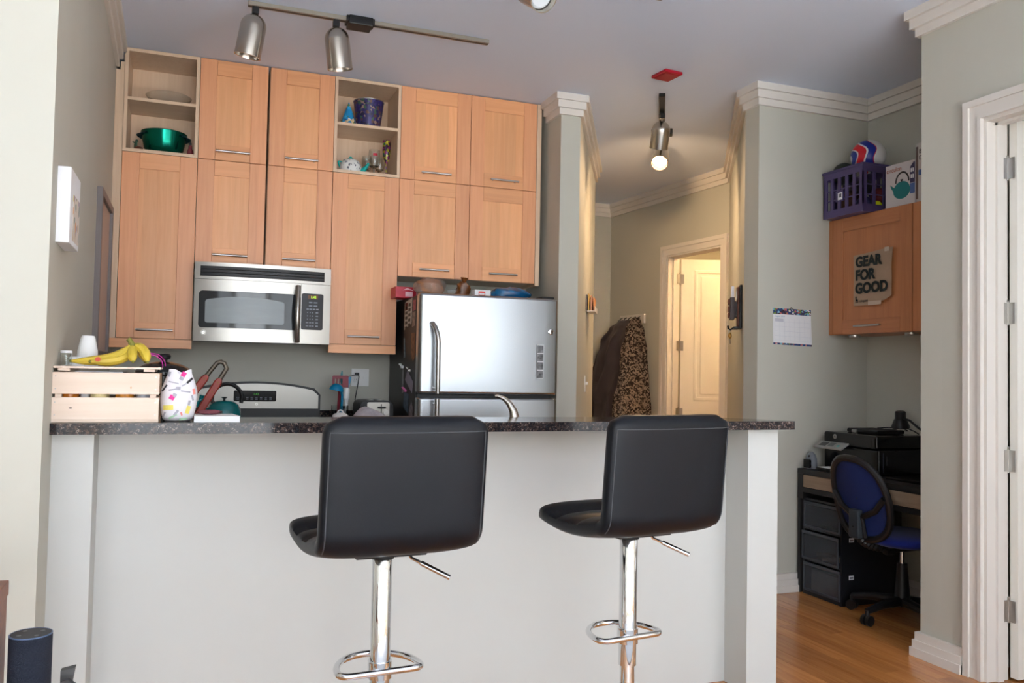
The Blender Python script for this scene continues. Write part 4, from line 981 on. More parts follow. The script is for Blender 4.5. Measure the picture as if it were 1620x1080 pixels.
# ------------------------------------------------------------------ on the open shelves
zb0, zs0 = SH0; zb3, zs3 = SH3
zb0 += .0005; zs0 += .0005; zb3 += .0005; zs3 += .0005
one('glass_dish', MB().lathe([(.06, zs0), (.085, zs0+.008), (.112, zs0+.04), (.124, zs0+.058), (.121, zs0+.060), (.108, zs0+.04), (.082, zs0+.013), (.001, zs0+.011)], (-.166, 5.26, 0), 40), mat('dish_glass', (236, 236, 230), .05, trans=.92), 'shallow clear glass dish on upper shelf at far left', 'dish')
t = thing('mixing_bowl', 'large shiny dark green bowl with side handles on left shelf', 'bowl', (-.185, 5.27, zb0))
M_gbowl = mat('metallic_green', (8, 118, 98), .18, .85)
obj('bowl_body', MB().lathe([(.075, zb0), (.085, zb0+.006), (.105, zb0+.04), (.116, zb0+.09), (.122, zb0+.132), (.125, zb0+.134), (.121, zb0+.135), (.113, zb0+.09), (.1, zb0+.04), (.07, zb0+.01), (.001, zb0+.008)], (-.185, 5.27, 0), 44), M_gbowl, t)
for s_ in (-1, 1):
    P = []
    def ear(u_, v, s_=s_):
        a = (u_-.5)*1.5; k_ = .118+.026*v*math.cos(a*1.25)*1.1
        return (-.185+s_*(k_*math.cos(a)), 5.27+k_*math.sin(a), zb0+.131-.07*(1-math.cos(a*1.2)*.9)*(v*.35)-.012*v-.004)
    mb = MB().grid(ear, 14, 6); bmesh.ops.solidify(mb.bm, geom=list(mb.bm.faces), thickness=.012)
    obj('handle', mb, mat('teal_handle', (16, 88, 96), .4), t)
t = thing('bird_figurine', 'small brown and green bird figurine left of green bowl', 'figurine', (-.325, 5.19, zb0))
obj('body', MB().lathe([(.016, zb0), (.022, zb0+.008), (.02, zb0+.02), (.01, zb0+.028), (.001, zb0+.03)], (-.313, 5.19, 0), 16, ex=1.2), mat('brown_glaze', (110, 62, 44), .3), t)
obj('neck', MB().tube([(-.325, 5.19, zb0+.01), (-.328, 5.19, zb0+.035), (-.326, 5.19, zb0+.05)], [.012, .009, .007], 10).ball((-.323, 5.19, zb0+.058), .009, 10, 8), mat('green_glaze', (60, 84, 66), .3), t)
obj('beak', MB().tube([(-.328, 5.188, zb0+.045), (-.345, 5.185, zb0+.052)], [.006, .002], 8), mat('green_glaze', (60, 84, 66), .3), t)
t = thing('bottle_figurine', 'small red and black bottle figurine right of green bowl', 'figurine', (-.04, 5.19, zb0))
obj('body', MB().lathe([(.014, zb0), (.017, zb0+.01), (.016, zb0+.03), (.01, zb0+.045), (.011, zb0+.055), (.007, zb0+.062), (.001, zb0+.063)], (-.042, 5.18, 0), 16), mat('dark_red_glaze', (116, 50, 56), .2, var=.5, vscale=60), t)
obj('cap', MB().lathe([(.007, zb0+.0632), (.008, zb0+.074), (.004, zb0+.08), (.001, zb0+.081)], (-.042, 5.18, 0), 12), M_black, t)
# party hat and bucket: plain coloured stand-ins without any characters
one('party_hat', MB().lathe([(.056, zs3), (.001, zs3+.152)], (.861, 5.215, 0), 32), banded('party_paper', [(0, (30, 140, 200)), (.45, (60, 170, 220)), (.62, (90, 130, 60)), (.75, (210, 190, 140)), (.85, (40, 70, 130)), (.94, (230, 230, 235))], sc=55), 'pointed blue and green paper party hat on the middle shelf', 'hat')
t = thing('tin_bucket', 'dark purple printed tin bucket beside the party hat', 'bucket', (.99, 5.24, zs3))
obj('bucket_body', MB().lathe([(.066, zs3), (.072, zs3+.004), (.094, zs3+.172), (.0925, zs3+.172), (.07, zs3+.006), (.001, zs3+.005)], (.988, 5.24, 0), 40), banded('bucket_print', [(0, (44, 36, 92)), (.42, (58, 46, 112)), (.62, (92, 60, 56)), (.72, (60, 90, 70)), (.82, (150, 124, 110)), (.92, (30, 26, 60))], sc=62), t)
obj('rim', MB().tube(arc((.988, 5.24, zs3+.173), .094, 0, 2*PI*39/40, 40, (1, 0, 0), (0, 1, 0)), .0032, 8, loop=True), M_handle, t)
t = thing('teapot', 'white patterned teapot with turquoise spout and handle', 'teapot', (.878, 5.25, zb3))
M_pot = banded('teapot_glaze', [(0, (226, 226, 222)), (.80, (150, 150, 156)), (.87, (226, 226, 222)), (.95, (96, 98, 108))], rough=.2, sc=110)
M_turq = mat('turquoise_glaze', (24, 168, 160), .25)
obj('body', MB().lathe([(.045, zb3), (.06, zb3+.01), (.068, zb3+.035), (.062, zb3+.065), (.045, zb3+.085), (.028, zb3+.092), (.001, zb3+.093)], (.884, 5.235, 0), 36), M_pot, t)
obj('lid_knob', MB().lathe([(.022, zb3+.0925), (.018, zb3+.098), (.008, zb3+.101), (.009, zb3+.108), (.001, zb3+.111)], (.884, 5.235, 0), 20), M_turq, t)
obj('spout', MB().tube(bez((.938, 5.225, zb3+.012), (.973, 5.215, zb3+.035), (.992, 5.21, zb3+.075), 7), [.02, .019, .017, .014, .011, .009, .007], 12), M_turq, t)
obj('handle', MB().tube(bez((.83, 5.235, zb3+.02), (.785, 5.235, zb3+.095), (.836, 5.235, zb3+.068), 10), .0055, 8), M_turq, t)
def stem_glass(label, x, y, r, h):
    t_ = thing('stem_glass', label, 'glass', (x, y, zb3), 0, 'stem glasses on the middle shelf')
    z = zb3
    obj('glass_body', MB().lathe([(.030, z), (.030, z+.003), (.006, z+.008), (.0045, z+.03), (.006, z+.04), (r*.75, z+.055), (r, z+.085), (r*.98, z+.115), (r*.86, z+h), (r*.84, z+h), (r*.95, z+.115), (r*.97, z+.085), (r*.72, z+.058), (.001, z+.048)], (x, y, 0), 28), M_glass, t_)
    return t_
g = stem_glass('front stem glass with red print beside the teapot', 1.024, 5.205, .037, .158)
obj('red_print', MB().plate([(1.010+q*.0045, 5.205-.0372*math.cos((1.010+q*.0045-1.024)/.037), zb3+.117) for q in range(7)]+[(1.037-q*.0045, 5.205-.0372*math.cos((1.037-q*.0045-1.024)/.037), zb3+.132) for q in range(7)], (0, 1, 0), .0006), mat('red_glass_print', (190, 40, 60), .4), g, smooth=0)
stem_glass('left rear stem glass with a tall narrow bowl', .995, 5.29, .032, .135)
stem_glass('right rear stem glass between front glass and flute', 1.075, 5.285, .032, .135)
one('champagne_flute', MB().lathe([(.027, zb3), (.027, zb3+.002), (.005, zb3+.006), (.004, zb3+.075), (.008, zb3+.085), (.021, zb3+.12), (.026, zb3+.17), (.024, zb3+.228), (.0228, zb3+.228), (.0245, zb3+.17), (.019, zb3+.122), (.001, zb3+.095)], (1.101, 5.21, 0), 28), banded('iridescent_glass', [(0, (40, 30, 40)), (.3, (150, 140, 30)), (.5, (120, 30, 90)), (.68, (40, 90, 60)), (.82, (60, 20, 60)), (.92, (200, 180, 60))], rough=.1, sc=70), 'tall iridescent spotted champagne flute on the middle shelf', 'glass')
# ------------------------------------------------------------------ left wall
t = thing('canvas_print', 'small thick white edged canvas on the left wall', 'picture', (-.375, 2.95, 1.644))
obj('canvas', MB().box(-.3955, -.352, 2.835, 3.06, 1.644, 1.872, .002), M_paper, t, smooth=0)
mp2 = banded('canvas_paint', [(0, (222, 212, 202)), (.62, (206, 188, 166)), (.72, (206, 190, 110)), (.79, (176, 164, 176)), (.86, (160, 168, 160)), (.94, (210, 160, 120))], sc=40, rough=.7)
obj('painting', MB().box(-.352, -.3508, 2.90, 3.045, 1.66, 1.80), mp2, t, smooth=0)
t = thing('wall_frame', 'tall grey framed picture hanging on left kitchen wall', 'picture', (-.42, 4.55, 1.35))
M_gframe = mat('grey_frame', (120, 110, 108), .45)
fy0, fy1, fz0, fz1, fx = 4.20, 4.76, 1.31, 2.08, -.392
for a in ((fy0, fy0+.035, fz0, fz1), (fy1-.035, fy1, fz0, fz1), (fy0+.0355, fy1-.0355, fz0, fz0+.035), (fy0+.0355, fy1-.0355, fz1-.035, fz1)):
    obj('frame_side', MB().box(-.4185, fx, *a, .002, 1), M_gframe, t, smooth=0)
obj('picture_sheet', MB().box(-.4185, fx-.014, fy0+.035, fy1-.035, fz0+.035, fz1-.035), mat('picture_beige', (176, 156, 146), .4), t, smooth=0)
for q, (a, b, m) in enumerate(((1.74, 1.83, M_gframe), (1.66, 1.73, M_paper), (1.58, 1.65, mat('dusk_print', (96, 92, 98), .5)), (1.53, 1.57, M_paper))): obj('print_block', MB().box(fx-.0138, fx-.0130, fy0+.05, fy0+.16, a, b), m, t, smooth=0)

# ------------------------------------------------------------------ lower left: speaker, box, side table
SX, SY, SZ, SR = -.270, 1.86, .62, .0372
t = thing('smart_speaker', 'dark blue fabric cylinder speaker at lower left', 'speaker', (SX, SY, SZ))
obj('fabric_body', MB().lathe([(SR-.003, SZ), (SR, SZ+.004), (SR, SZ+.143), (SR-.0015, SZ+.146)], (SX, SY, 0), 48), mat('navy_fabric', (24, 30, 44), .9, bump=.5, bscale=420, var=.15, vscale=300), t)
obj('rim', MB().tube(arc((SX, SY, SZ+.1462), SR-.001, 0, 2*PI*47/48, 48, (1, 0, 0), (0, 1, 0)), .0014, 8, loop=True), mat('rim_blue', (80, 100, 130), .3), t)
tp = obj('top_plate', MB().lathe([(SR-.002, SZ+.1455), (SR-.002, SZ+.147), (.001, SZ+.147)], (SX, SY, 0), 40), mat('charcoal_plate', (50, 50, 52), .6), t)
for a in (.6, 2.2, 3.7, 5.3): obj('button', MB().lathe([(.0042, SZ+.147), (.0042, SZ+.1476), (.001, SZ+.1476)], (SX+.022*math.cos(a), SY+.022*math.sin(a), 0), 12), mat('button_grey', (96, 96, 98), .5), tp)
one('speaker_cord', MB().tube([(-.219, 1.88, SZ+.045), (-.205, 1.88, SZ+.047), (-.19, 1.876, SZ+.036), (-.178, 1.87, SZ+.012), (-.165, 1.85, SZ+.003)], .0022, 8), M_black, 'thin black cord behind the fabric speaker', 'cord')
one('power_adapter', MB().plate([(-.222, 1.90, SZ+.001), (-.206, 1.90, SZ+.001), (-.196, 1.90, SZ+.062), (-.222, 1.90, SZ+.057)], (0, 1, 0), .02), mat('charcoal_plastic', (66, 66, 66), .5), 'small charcoal box just right of the fabric speaker', 'adapter', smooth=0)
t = thing('side_table', 'dark wooden side table under the fabric speaker', 'table', (-.5, 1.85, 0))
M_walnut = wood('reddish_walnut', (112, 64, 44), (140, 86, 62), axis='x', rough=.45)
obj('tabletop', MB().box(-.95, -.155, 1.62, 1.935, SZ-.03, SZ-.0005, .003), M_walnut, t)
for a in (-.93, -.215):
    for b in (1.64, 1.875): obj('leg', MB().box(a, a+.04, b, b+.04, 0, SZ-.0305), M_walnut, t, smooth=0)
t = thing('wooden_box', 'reddish brown wooden box at the left picture edge', 'box', (-.45, 1.88, SZ))
obj('box_body', MB().box(-.56, -.324, 1.80, 1.93, SZ, SZ+.205, .002), M_walnut, t)
obj('box_lid', MB().box(-.562, -.322, 1.798, 1.932, SZ+.2055, SZ+.235, .002), M_walnut, t)

# ------------------------------------------------------------------ track lights
M_track = mat('track_grey', (158, 150, 138), .4, .6)
def bullet(root_label, p, d, lit=False, stem=.05, L=.205, R=.061, group='track light heads', track=None):
    """head hanging at p (underside of its track), aimed along d"""
    t_ = thing('track_light_head', root_label, 'lamp', p, 0, group)
    p = Vector(p); d = Vector(d).normalized()
    obj('adapter', MB().box(p.x-.016, p.x+.016, p.y-.016, p.y+.016, p.z-.034, p.z-.0005, .003), M_black, t_)
    j = p+Vector((0, 0, -.034-stem))
    obj('stem', MB().cyl(p+Vector((0, 0, -.034)), j+Vector((0, 0, -.005)), .005, n=10), M_nickel, t_)
    top = j - d*.012
    mx = Matrix.Translation(top) @ d.to_track_quat('Z', 'Y').to_matrix().to_4x4()
    prof = [(R*math.sin(PI/2*i/7), R*1.0*(1-math.cos(PI/2*i/7))) for i in range(8)] + [(R*1.01, L*.97), (R*1.03, L*.975), (R*1.03, L)]
    inner = [(R*.95, L), (R*.93, L*.98), (R*.9, L*.42), (R*.3, L*.34)]
    obj('shade', MB().lathe(prof+inner, (0, 0, 0), 36, mtx=mx), M_nickel, t_)
    if lit: em = mat('lit_bulb', (255, 226, 196), .4, emit=(255, 214, 170), estr=4.0)
    else: em = mat('frosted_bulb', (214, 220, 224), .25)
    obj('bulb', MB().lathe([(.012, L*.36), (.03, L*.6), (R*.86, L*.84), (R*.7, L*.88), (.001, L*.885)], (0, 0, 0), 28, mtx=mx), em, t_)
    return t_, j, d, L
t = thing('track_rail', 'long ceiling track rail over the kitchen with black connector', 'track', (.8, 4.25, CEIL-.02))
obj('rail', MB().box(.205, 1.432, 4.232, 4.268, CEIL-.022, CEIL-.0005, .002, 1), M_track, t, smooth=0)
obj('rail_channel', MB().box(.206, 1.431, 4.243, 4.257, CEIL-.0228, CEIL-.0219), M_black, t, smooth=0)
obj('power_feed', MB().box(.685, .805, 4.20, 4.30, CEIL-.045, CEIL-.0004, .006).box(.675, .815, 4.215, 4.285, CEIL-.03, CEIL-.0004), M_black, t)
TZ = CEIL-.0232
bullet('nickel track spotlight, leftmost over the kitchen', (.24, 4.25, TZ), (-.16, .14, -1), stem=.014)
bullet('nickel track spotlight left of the black connector', (.628, 4.25, TZ), (.16, .14, -1), stem=.014)
t = thing('track_rail', 'ceiling track rail at top edge nearer the camera', 'track', (1.2, 3.378, CEIL-.02))
obj('rail', MB().box(.6, 2.0, 3.392, 3.428, CEIL-.022, CEIL-.0005, .002, 1), M_track, t, smooth=0)
obj('rail_channel', MB().box(.601, 1.999, 3.403, 3.417, CEIL-.0228, CEIL-.0219), M_black, t, smooth=0)
bullet('nickel track spotlight cut by the top picture edge, facing the room', (1.305, 3.41, TZ), (.17, -.81, -.55), stem=.03)
# hall track
ha = math.atan2(.707, .418); hm_ = Matrix.Translation((2.72, 4.63, 0)) @ Matrix.Rotation(ha, 4, 'Z')
def hpnt(s, o_=0): return hm_ @ Vector((s, o_, 0))
t = thing('track_rail', 'short black track rail on the hall ceiling', 'track', (2.9, 4.9, CEIL-.02))
obj('rail', MB().box(-.02, 1.15, -.019, .019, CEIL-.022, CEIL-.0005, .002, 1, mtx=hm_), M_black, t, smooth=0)
obj('rail_edge', MB().box(-.018, 1.148, -.0205, -.0192, CEIL-.02, CEIL-.002, mtx=hm_).box(-.018, 1.148, .0192, .0205, CEIL-.02, CEIL-.002, mtx=hm_), M_track, t, smooth=0)
obj('power_feed', MB().box(.76, .84, -.075, .075, CEIL-.04, CEIL-.0004, .005, mtx=hm_), M_black, t)
q = hpnt(.33)
_, j, d, L = bullet('nickel hall spotlight nearer the camera, seen from behind', (q.x, q.y, TZ), (.12, .46, -1), stem=.03, L=.18)
spot('hall_spot', tuple(j+d*(L+.02)), (4.1, 6.9, 1.4), 120, 2.2, WARM, 1)
q = hpnt(.98)
_, j, d, L = bullet('lit hall spotlight glowing toward the camera', (q.x, q.y, TZ), (-.42, -.55, -.60), lit=True, stem=.06, L=.18)
spot('hall_spot', tuple(j+d*(L+.02)), tuple(j+d*2), 50, 2.3, WARM, 1)
t = thing('alarm_plate', 'small red square alarm plate on the ceiling', 'alarm', (2.56, 4.30, CEIL-.02))
mr = Matrix.Translation((2.558, 4.302, 0)) @ Matrix.Rotation(.11, 4, 'Z')
obj('cover', MB().box(-.062, .062, -.07, .07, CEIL-.02, CEIL-.0005, .006, mtx=mr), mat('alarm_red', (176, 12, 40), .35), t)
obj('ridge', MB().box(-.05, .05, -.055, .055, CEIL-.0225, CEIL-.0195, .002, mtx=mr), mat('alarm_red', (176, 12, 40), .35), t)

# ------------------------------------------------------------------ hall things
hl = Vector((.497, .868, 0)); hn = Vector((.868, -.497, 0)); L0 = Vector((2.285, 4.90, 0))
hl = (Vector((3.195, 6.53, 0))-L0).normalized(); hn = Vector((hl.y, -hl.x, 0))
def lbox(mb, s0, s1, o0, o1, z0, z1, bev=0.):
    return mb.box(s0, s1, -o1, -o0, z0, z1, bev, mtx=Matrix.Translation(L0) @ Matrix.Rotation(math.atan2(hl.y, hl.x), 4, 'Z'))
t = thing('mail_rack', 'small wall rack with leaning mail on the left hall wall', 'rack', tuple(L0+hl*.9+Vector((0, 0, 1.73))))
mb = MB(); lbox(mb, .80, 1.12, .001, .010, 1.745, 1.86, .002); obj('back_plate', mb, mat('rack_grey', (90, 84, 82), .5), t)
mb = MB(); lbox(mb, .80, 1.12, .010, .07, 1.735, 1.742, .001); lbox(mb, .80, 1.12, .066, .07, 1.742, 1.775, .001); obj('tray', mb, mat('rack_clear', (210, 205, 200), .3), t)
for i, (o0, sh, m, lb) in enumerate(((.016, 0, mat('mail_gold', (196, 160, 90), .6, var=.3, vscale=30), 'gold toned card at the back of the hall mail rack'), (.034, .02, mat('mail_rose', (190, 140, 118), .6, var=.25, vscale=30), 'rosy envelope in the middle of the hall mail rack'), (.052, .05, mat('mail_orange', (206, 140, 90), .6, var=.3, vscale=30), 'orange brown card at the front of the hall mail rack'))):
    mb = MB(); lbox(mb, .83+sh, 1.06+sh, o0, o0+.007, 1.7425, 1.868-i*.012); e_ = tag(obj('mail_piece', mb, m, smooth=0), lb, 'mail')
t = thing('light_switch', 'white light switch plate on the left hall wall', 'switch', tuple(L0+hl*.85+Vector((0, 0, 1.14))))
mb = MB(); lbox(mb, .80, .93, .0005, .007, 1.148, 1.268, .002); obj('plate', mb, M_white, t)
for i in (.835, .895):
    mb = MB(); lbox(mb, i-.006, i+.006, .0072, .022, 1.200, 1.222, .002); obj('toggle', mb, M_white, t)
# coat hooks, coat and scarf on the end wall
t = thing('coat_rack', 'white wall board with dark hooks on hall end wall', 'coat rack', tuple(EW(1.45, .01, 1.78)))
mb = MB(); ebox(mb, 1.235, 1.665, .0005, .02, 1.785, 1.875, .002); obj('board', mb, M_trim, t)
for s in (1.30, 1.38, 1.46, 1.54, 1.62):
    P = [EW(s, .02, 1.85), EW(s, .045, 1.84), EW(s, .055, 1.815), EW(s, .06, 1.81), EW(s, .07, 1.825)]
    obj('hook', MB().tube(P, .005, 8), M_black, t)
def hang(rows, m, nm, label, cat, seed, amp=.02, folds=9, o0=.022):
    """cloth that hangs against the wall; rows of (z, s_left, s_right, thickness)"""
    rows = sorted(rows); r = random.Random(seed); ph = [r.uniform(0, 6.3) for _ in range(6)]
    def lerp(z):
        for a, b in zip(rows[:-1], rows[1:]):
            if a[0] <= z <= b[0]:
                k_ = (z-a[0])/(b[0]-a[0]); k_ = k_*k_*(3-2*k_); return [a[i]+(b[i]-a[i])*k_ for i in (1, 2, 3)]
        return rows[-1][1:]
    z0, z1 = rows[0][0], rows[-1][0]; nu, nv = 64, 60
    def fn(u_, v):
        z = z0+(z1-z0)*v; a, b, th = lerp(z); t_ = 2*PI*u_; c_, s_ = math.cos(t_), math.sin(t_)
        x = (a+b)/2+(b-a)/2*math.copysign(abs(c_)**.8, c_)
        fold = amp*(math.sin(x*2*PI*folds/.9+ph[0]+1.2*math.sin(z*5+ph[1]))+.6*math.sin(x*2*PI*folds*1.7/.9+ph[2]+z*6)+.5*math.sin(z*17+x*9+ph[3]))*min(1, (z1-z)/.25+.25)
        o_ = o0+max(.004, th*max(0, -s_)**.7+fold*max(0, -s_)) if s_ < 0 else o0
        return EW(x, o_, z)
    mb = MB().grid(fn, nu, nv, cu=True)
    bm = mb.bm; vs = list(bm.verts); bm.faces.new([vs[i*nv] for i in range(nu)]); bm.faces.new([vs[i*nv+nv-1] for i in range(nu)])
    return tag(obj(nm, mb, m, smooth=70), label, cat)
M_coat = mat('dark_coat', (58, 50, 54), .75, bump=.25, bscale=9, sheen=.1)
hang([(.66, 1.0, 1.87, .34), (.9, 1.02, 1.87, .34), (1.08, 1.08, 1.87, .33), (1.2, 1.16, 1.86, .30), (1.42, 1.22, 1.80, .24), (1.6, 1.25, 1.76, .20), (1.74, 1.28, 1.66, .12), (1.815, 1.34, 1.58, .05)], M_coat, 'winter_coat', 'dark brown padded winter coat on the hall hooks', 'coat', 4, .018, 5, o0=.072)
M_leop = speckle('animal_print', (126, 112, 100), [(.30, (48, 42, 40)), (.56, (136, 120, 106)), (.66, (38, 33, 32)), (.9, (104, 92, 82))], 80, .95)
hang([(.80, 1.00, 1.16, .40), (.95, 1.01, 1.17, .37), (1.2, 1.05, 1.19, .29), (1.5, 1.09, 1.22, .23), (1.7, 1.14, 1.25, .17), (1.80, 1.20, 1.29, .10), (1.835, 1.23, 1.28, .06)], M_leop, 'leopard_scarf', 'fringed animal print scarf hanging over the dark coat', 'scarf', 8, .014, 16, o0=.072)
# key holder on the right hall wall
K0 = Vector((3.163, 4.375, 0)); kd = (Vector((4.22, 6.05, 0))-K0).normalized(); kn = Vector((-kd.y, kd.x, 0))
km = Matrix.Translation(K0) @ Matrix.Rotation(math.atan2(kd.y, kd.x), 4, 'Z')
def kbox(mb, s0, s1, o0, o1, z0, z1, bev=0.): return mb.box(s0, s1, o0, o1, z0, z1, bev, mtx=km)
def kp(s, o_, z): return km @ Vector((s, o_, z))
t = thing('key_organizer', 'dark wall organizer with pouches on the right hall wall', 'organizer', tuple(kp(.17, .02, 1.58)))
mb = MB(); kbox(mb, .14, .30, .0005, .018, 1.585, 1.862, .004); obj('backboard', mb, M_black, t)
mb = MB(); kbox(mb, .15, .29, .018, .03, 1.60, 1.85, .003); obj('front_panel', mb, mat('red_brown_wood', (112, 62, 42), .5), t)
mb = MB(); kbox(mb, .16, .28, .045, .075, 1.645, 1.785, .004); kbox(mb, .17, .27, .03, .045, 1.66, 1.76); obj('pouch', mb, mat('dark_brown_leather', (58, 42, 38), .5), t)
for z in (1.655, 1.695, 1.74):
    mb = MB(); kbox(mb, .17, .26, .075, .086, z, z+.034, .005); obj('pocket', mb, mat('brown_leather', (116, 66, 48), .5), t)
mb = MB(); kbox(mb, .14, .30, .018, .055, 1.583, 1.598, .004); obj('ledge', mb, M_black, t)
obj('hook', MB().tube([kp(.2, .05, 1.592), kp(.2, .07, 1.58), kp(.2, .083, 1.588), kp(.2, .085, 1.605)], .006, 8), M_black, t)
mb = MB(); kbox(mb, .17, .27, .05, .066, 1.786, 1.855); one('letter', mb, M_paper, 'white letter standing in the hall key organizer', 'letter', smooth=0)
t = thing('key_ring', 'brass key fob hanging under the hall key organizer', 'keys', tuple(kp(.2, .075, 1.50)))
obj('ring', MB().tube([kp(.2, .072+.008*math.cos(a), 1.572+.012*math.sin(a)) for a in [2*PI*i/14 for i in range(14)]], .0016, 6, loop=True), M_handle, t)
obj('fob', MB().ball(kp(.2, .072, 1.542), .016, 14, 10, .7, .7, 1.2), mat('brass', (190, 150, 80), .3, 1), t)
obj('key', MB().tube([kp(.2, .072, 1.525), kp(.2, .07, 1.49)], .0035, 8, flat=.5), M_handle, t)
obj('carabiner', MB().tube([kp(.16+.012*math.cos(a), .036, 1.80+.045*math.sin(a)) for a in [2*PI*i/18 for i in range(18)]], .003, 8, loop=True), M_handle, t)

# ------------------------------------------------------------------ calendar
t = thing('wall_calendar', 'monthly wall calendar with floral border on nook wall', 'calendar', (3.42, 4.238, 1.475))
CY = 4.2385
def cpt(x, z, k=0.): return Vector((x, CY-.001-k, z))
def cq(u_, v, k=0.): # corners tilt slightly
    tl, tr__, bl, br = (3.272, 1.700), (3.552, 1.698), (3.276, 1.482), (3.562, 1.474)
    x = (tl[0]*(1-u_)+tr__[0]*u_)*v+(bl[0]*(1-u_)+br[0]*u_)*(1-v); z = (tl[1]*(1-u_)+tr__[1]*u_)*v+(bl[1]*(1-u_)+br[1]*u_)*(1-v)
    return Vector((x, CY-.002-k, z))
obj('page', MB().plate([cq(0, 0), cq(1, 0), cq(1, 1), cq(0, 1)], (0, 1, 0), .0022), M_paper, t, smooth=0)
M_flor = banded('floral_print', [(0, (40, 70, 120)), (.34, (70, 60, 90)), (.5, (200, 110, 110)), (.62, (120, 150, 60)), (.72, (130, 190, 210)), (.84, (230, 220, 226)), (.92, (60, 40, 50))], sc=85, rough=.6)
obj('border', MB().plate([cq(0, .84, .0006), cq(1, .84, .0006), cq(1, 1, .0006), cq(0, 1, .0006)], (0, 1, 0), .0005), M_flor, t, smooth=0)
obj('border', MB().plate([cq(0, 0, .0006), cq(1, 0, .0006), cq(1, .05, .0006), cq(0, .05, .0006)], (0, 1, 0), .0005), M_flor, t, smooth=0)
mb = MB()
for v in (.12, .24, .37, .50, .63): mb.plate([cq(.04, v, .0004), cq(.97, v, .0004), cq(.97, v+.004, .0004), cq(.04, v+.004, .0004)], (0, 1, 0), .0003)
for u_ in (.04, .17, .30, .43, .56, .69, .82, .97): mb.plate([cq(u_, .12, .0004), cq(u_+.003, .12, .0004), cq(u_+.003, .72, .0004), cq(u_, .72, .0004)], (0, 1, 0), .0003)
obj('date_grid', mb, mat('pale_line', (206, 208, 218), .7), t, smooth=0)
obj('note_block', MB().plate([cq(.05, .64, .0005), cq(.27, .63, .0005), cq(.27, .715, .0005), cq(.05, .725, .0005)], (0, 1, 0), .0003), mat('pale_note', (206, 206, 216), .7), t, smooth=0)
text('August 2019', .014, tuple(cq(.05, .76, .0008)), (1, 0, -.006), (0, 0, 1), mat('pale_blue_ink', (150, 186, 214), .7), 'month_title', t, ext=.0002)
obj('hanger', MB().plate([cq(.42, 1.0, .001), cq(.54, 1.0, .001), cq(.48, 1.06, .001)], (0, 1, 0), .001), mat('hanger_grey', (130, 124, 110), .6), t, smooth=0)

# ------------------------------------------------------------------ nook wall cabinets
NX = 3.69
NZ0, NZ1 = 1.549, 2.258
def nook_cab(label, y0, y1):
    t_ = thing('wall_cabinet', label, 'cabinet', (NX+.15, (y0+y1)/2, NZ0), 0, 'nook wall cabinets')
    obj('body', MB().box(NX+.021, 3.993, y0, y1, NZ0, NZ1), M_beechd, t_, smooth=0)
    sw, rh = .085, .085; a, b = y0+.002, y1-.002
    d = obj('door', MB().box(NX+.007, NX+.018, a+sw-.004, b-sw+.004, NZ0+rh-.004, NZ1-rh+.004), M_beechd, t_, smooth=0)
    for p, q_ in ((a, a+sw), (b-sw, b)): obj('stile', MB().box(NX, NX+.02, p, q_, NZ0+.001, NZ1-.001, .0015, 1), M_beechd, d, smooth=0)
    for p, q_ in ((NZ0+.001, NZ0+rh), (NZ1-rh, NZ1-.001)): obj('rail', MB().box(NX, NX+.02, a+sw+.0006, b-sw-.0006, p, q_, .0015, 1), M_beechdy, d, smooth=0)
    c_ = (a+b)/2
    h = MB().cyl((NX-.028, c_-.1, NZ0+.045), (NX-.028, c_+.1, NZ0+.045), .006, n=12)
    for q_ in (-.08, .08): h.cyl((NX-.028, c_+q_, NZ0+.045), (NX, c_+q_, NZ0+.045), .0045, n=8)
    obj('handle', h, M_handle, d)
    for yy in (y0+.1, y1-.08) if y1 > 4 else (y1-.1,):
        obj('puck_light', MB().lathe([(.034, NZ0-.016), (.036, NZ0-.012), (.036, NZ0-.0005), (.001, NZ0-.0005)], (NX+.10, yy, 0), 24), M_handle, t_)
    return t_
nook_cab('reddish beech cabinet in the nook with brown paper sign', 3.585, 4.205)
nook_cab('nearer reddish beech cabinet in nook, half hidden by wall', 3.09, 3.583)
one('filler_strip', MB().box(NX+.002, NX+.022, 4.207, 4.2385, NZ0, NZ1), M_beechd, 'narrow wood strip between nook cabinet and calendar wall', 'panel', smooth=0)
# brown paper sign
t = thing('paper_sign', 'brown paper sign with bold lettering taped on nook cabinet', 'sign', (NX-.003, 3.88, 1.72))
M_kraft = mat('kraft_paper', (172, 146, 122), .8, var=.06, vscale=12)
pg = [(4.022, 1.716), (3.985, 1.706), (3.90, 1.716), (3.80, 1.728), (3.722, 1.757), (3.716, 1.80), (3.728, 1.95), (3.745, 2.032), (3.80, 2.03), (3.90, 2.023), (4.022, 2.017)]
def sx(y, z): return NX-.0025-.005*max(0, (4.02-y)/.3)**2
mb = MB(); bm = mb.bm
ny = 13
cols = []
for i in range(ny):
    y = 4.022-(4.022-3.725)*i/(ny-1)
    zb_ = 1.715+.0*i if i < 6 else 1.715+.042*((i-6)/6)**1.6; zt_ = 2.016+.016*i/(ny-1)
    cols.append([Vector((sx(y, 0)-.002*math.sin(j*1.1+i*.7)-.0006, y+(.010 if i == ny-1 and j > 4 else 0)*-(j-4)/3, zb_+(zt_-zb_)*j/7)) for j in range(8)])
fr_ = [[bm.verts.new(p) for p in c_] for c_ in cols]; bk_ = [[bm.verts.new((min(p.x+.0006, NX-.0004), p.y, p.z)) for p in c_] for c_ in cols]
for G in (fr_, bk_):
    for i in range(ny-1):
        for j in range(7): bm.faces.new((G[i][j], G[i+1][j], G[i+1][j+1], G[i][j+1]))
obj('paper', mb, M_kraft, t, smooth=60)
xd, ud = Vector((0, -1, 0)), Vector((0, .0, 1))
ink = mat('black_ink', (28, 36, 34), .7)
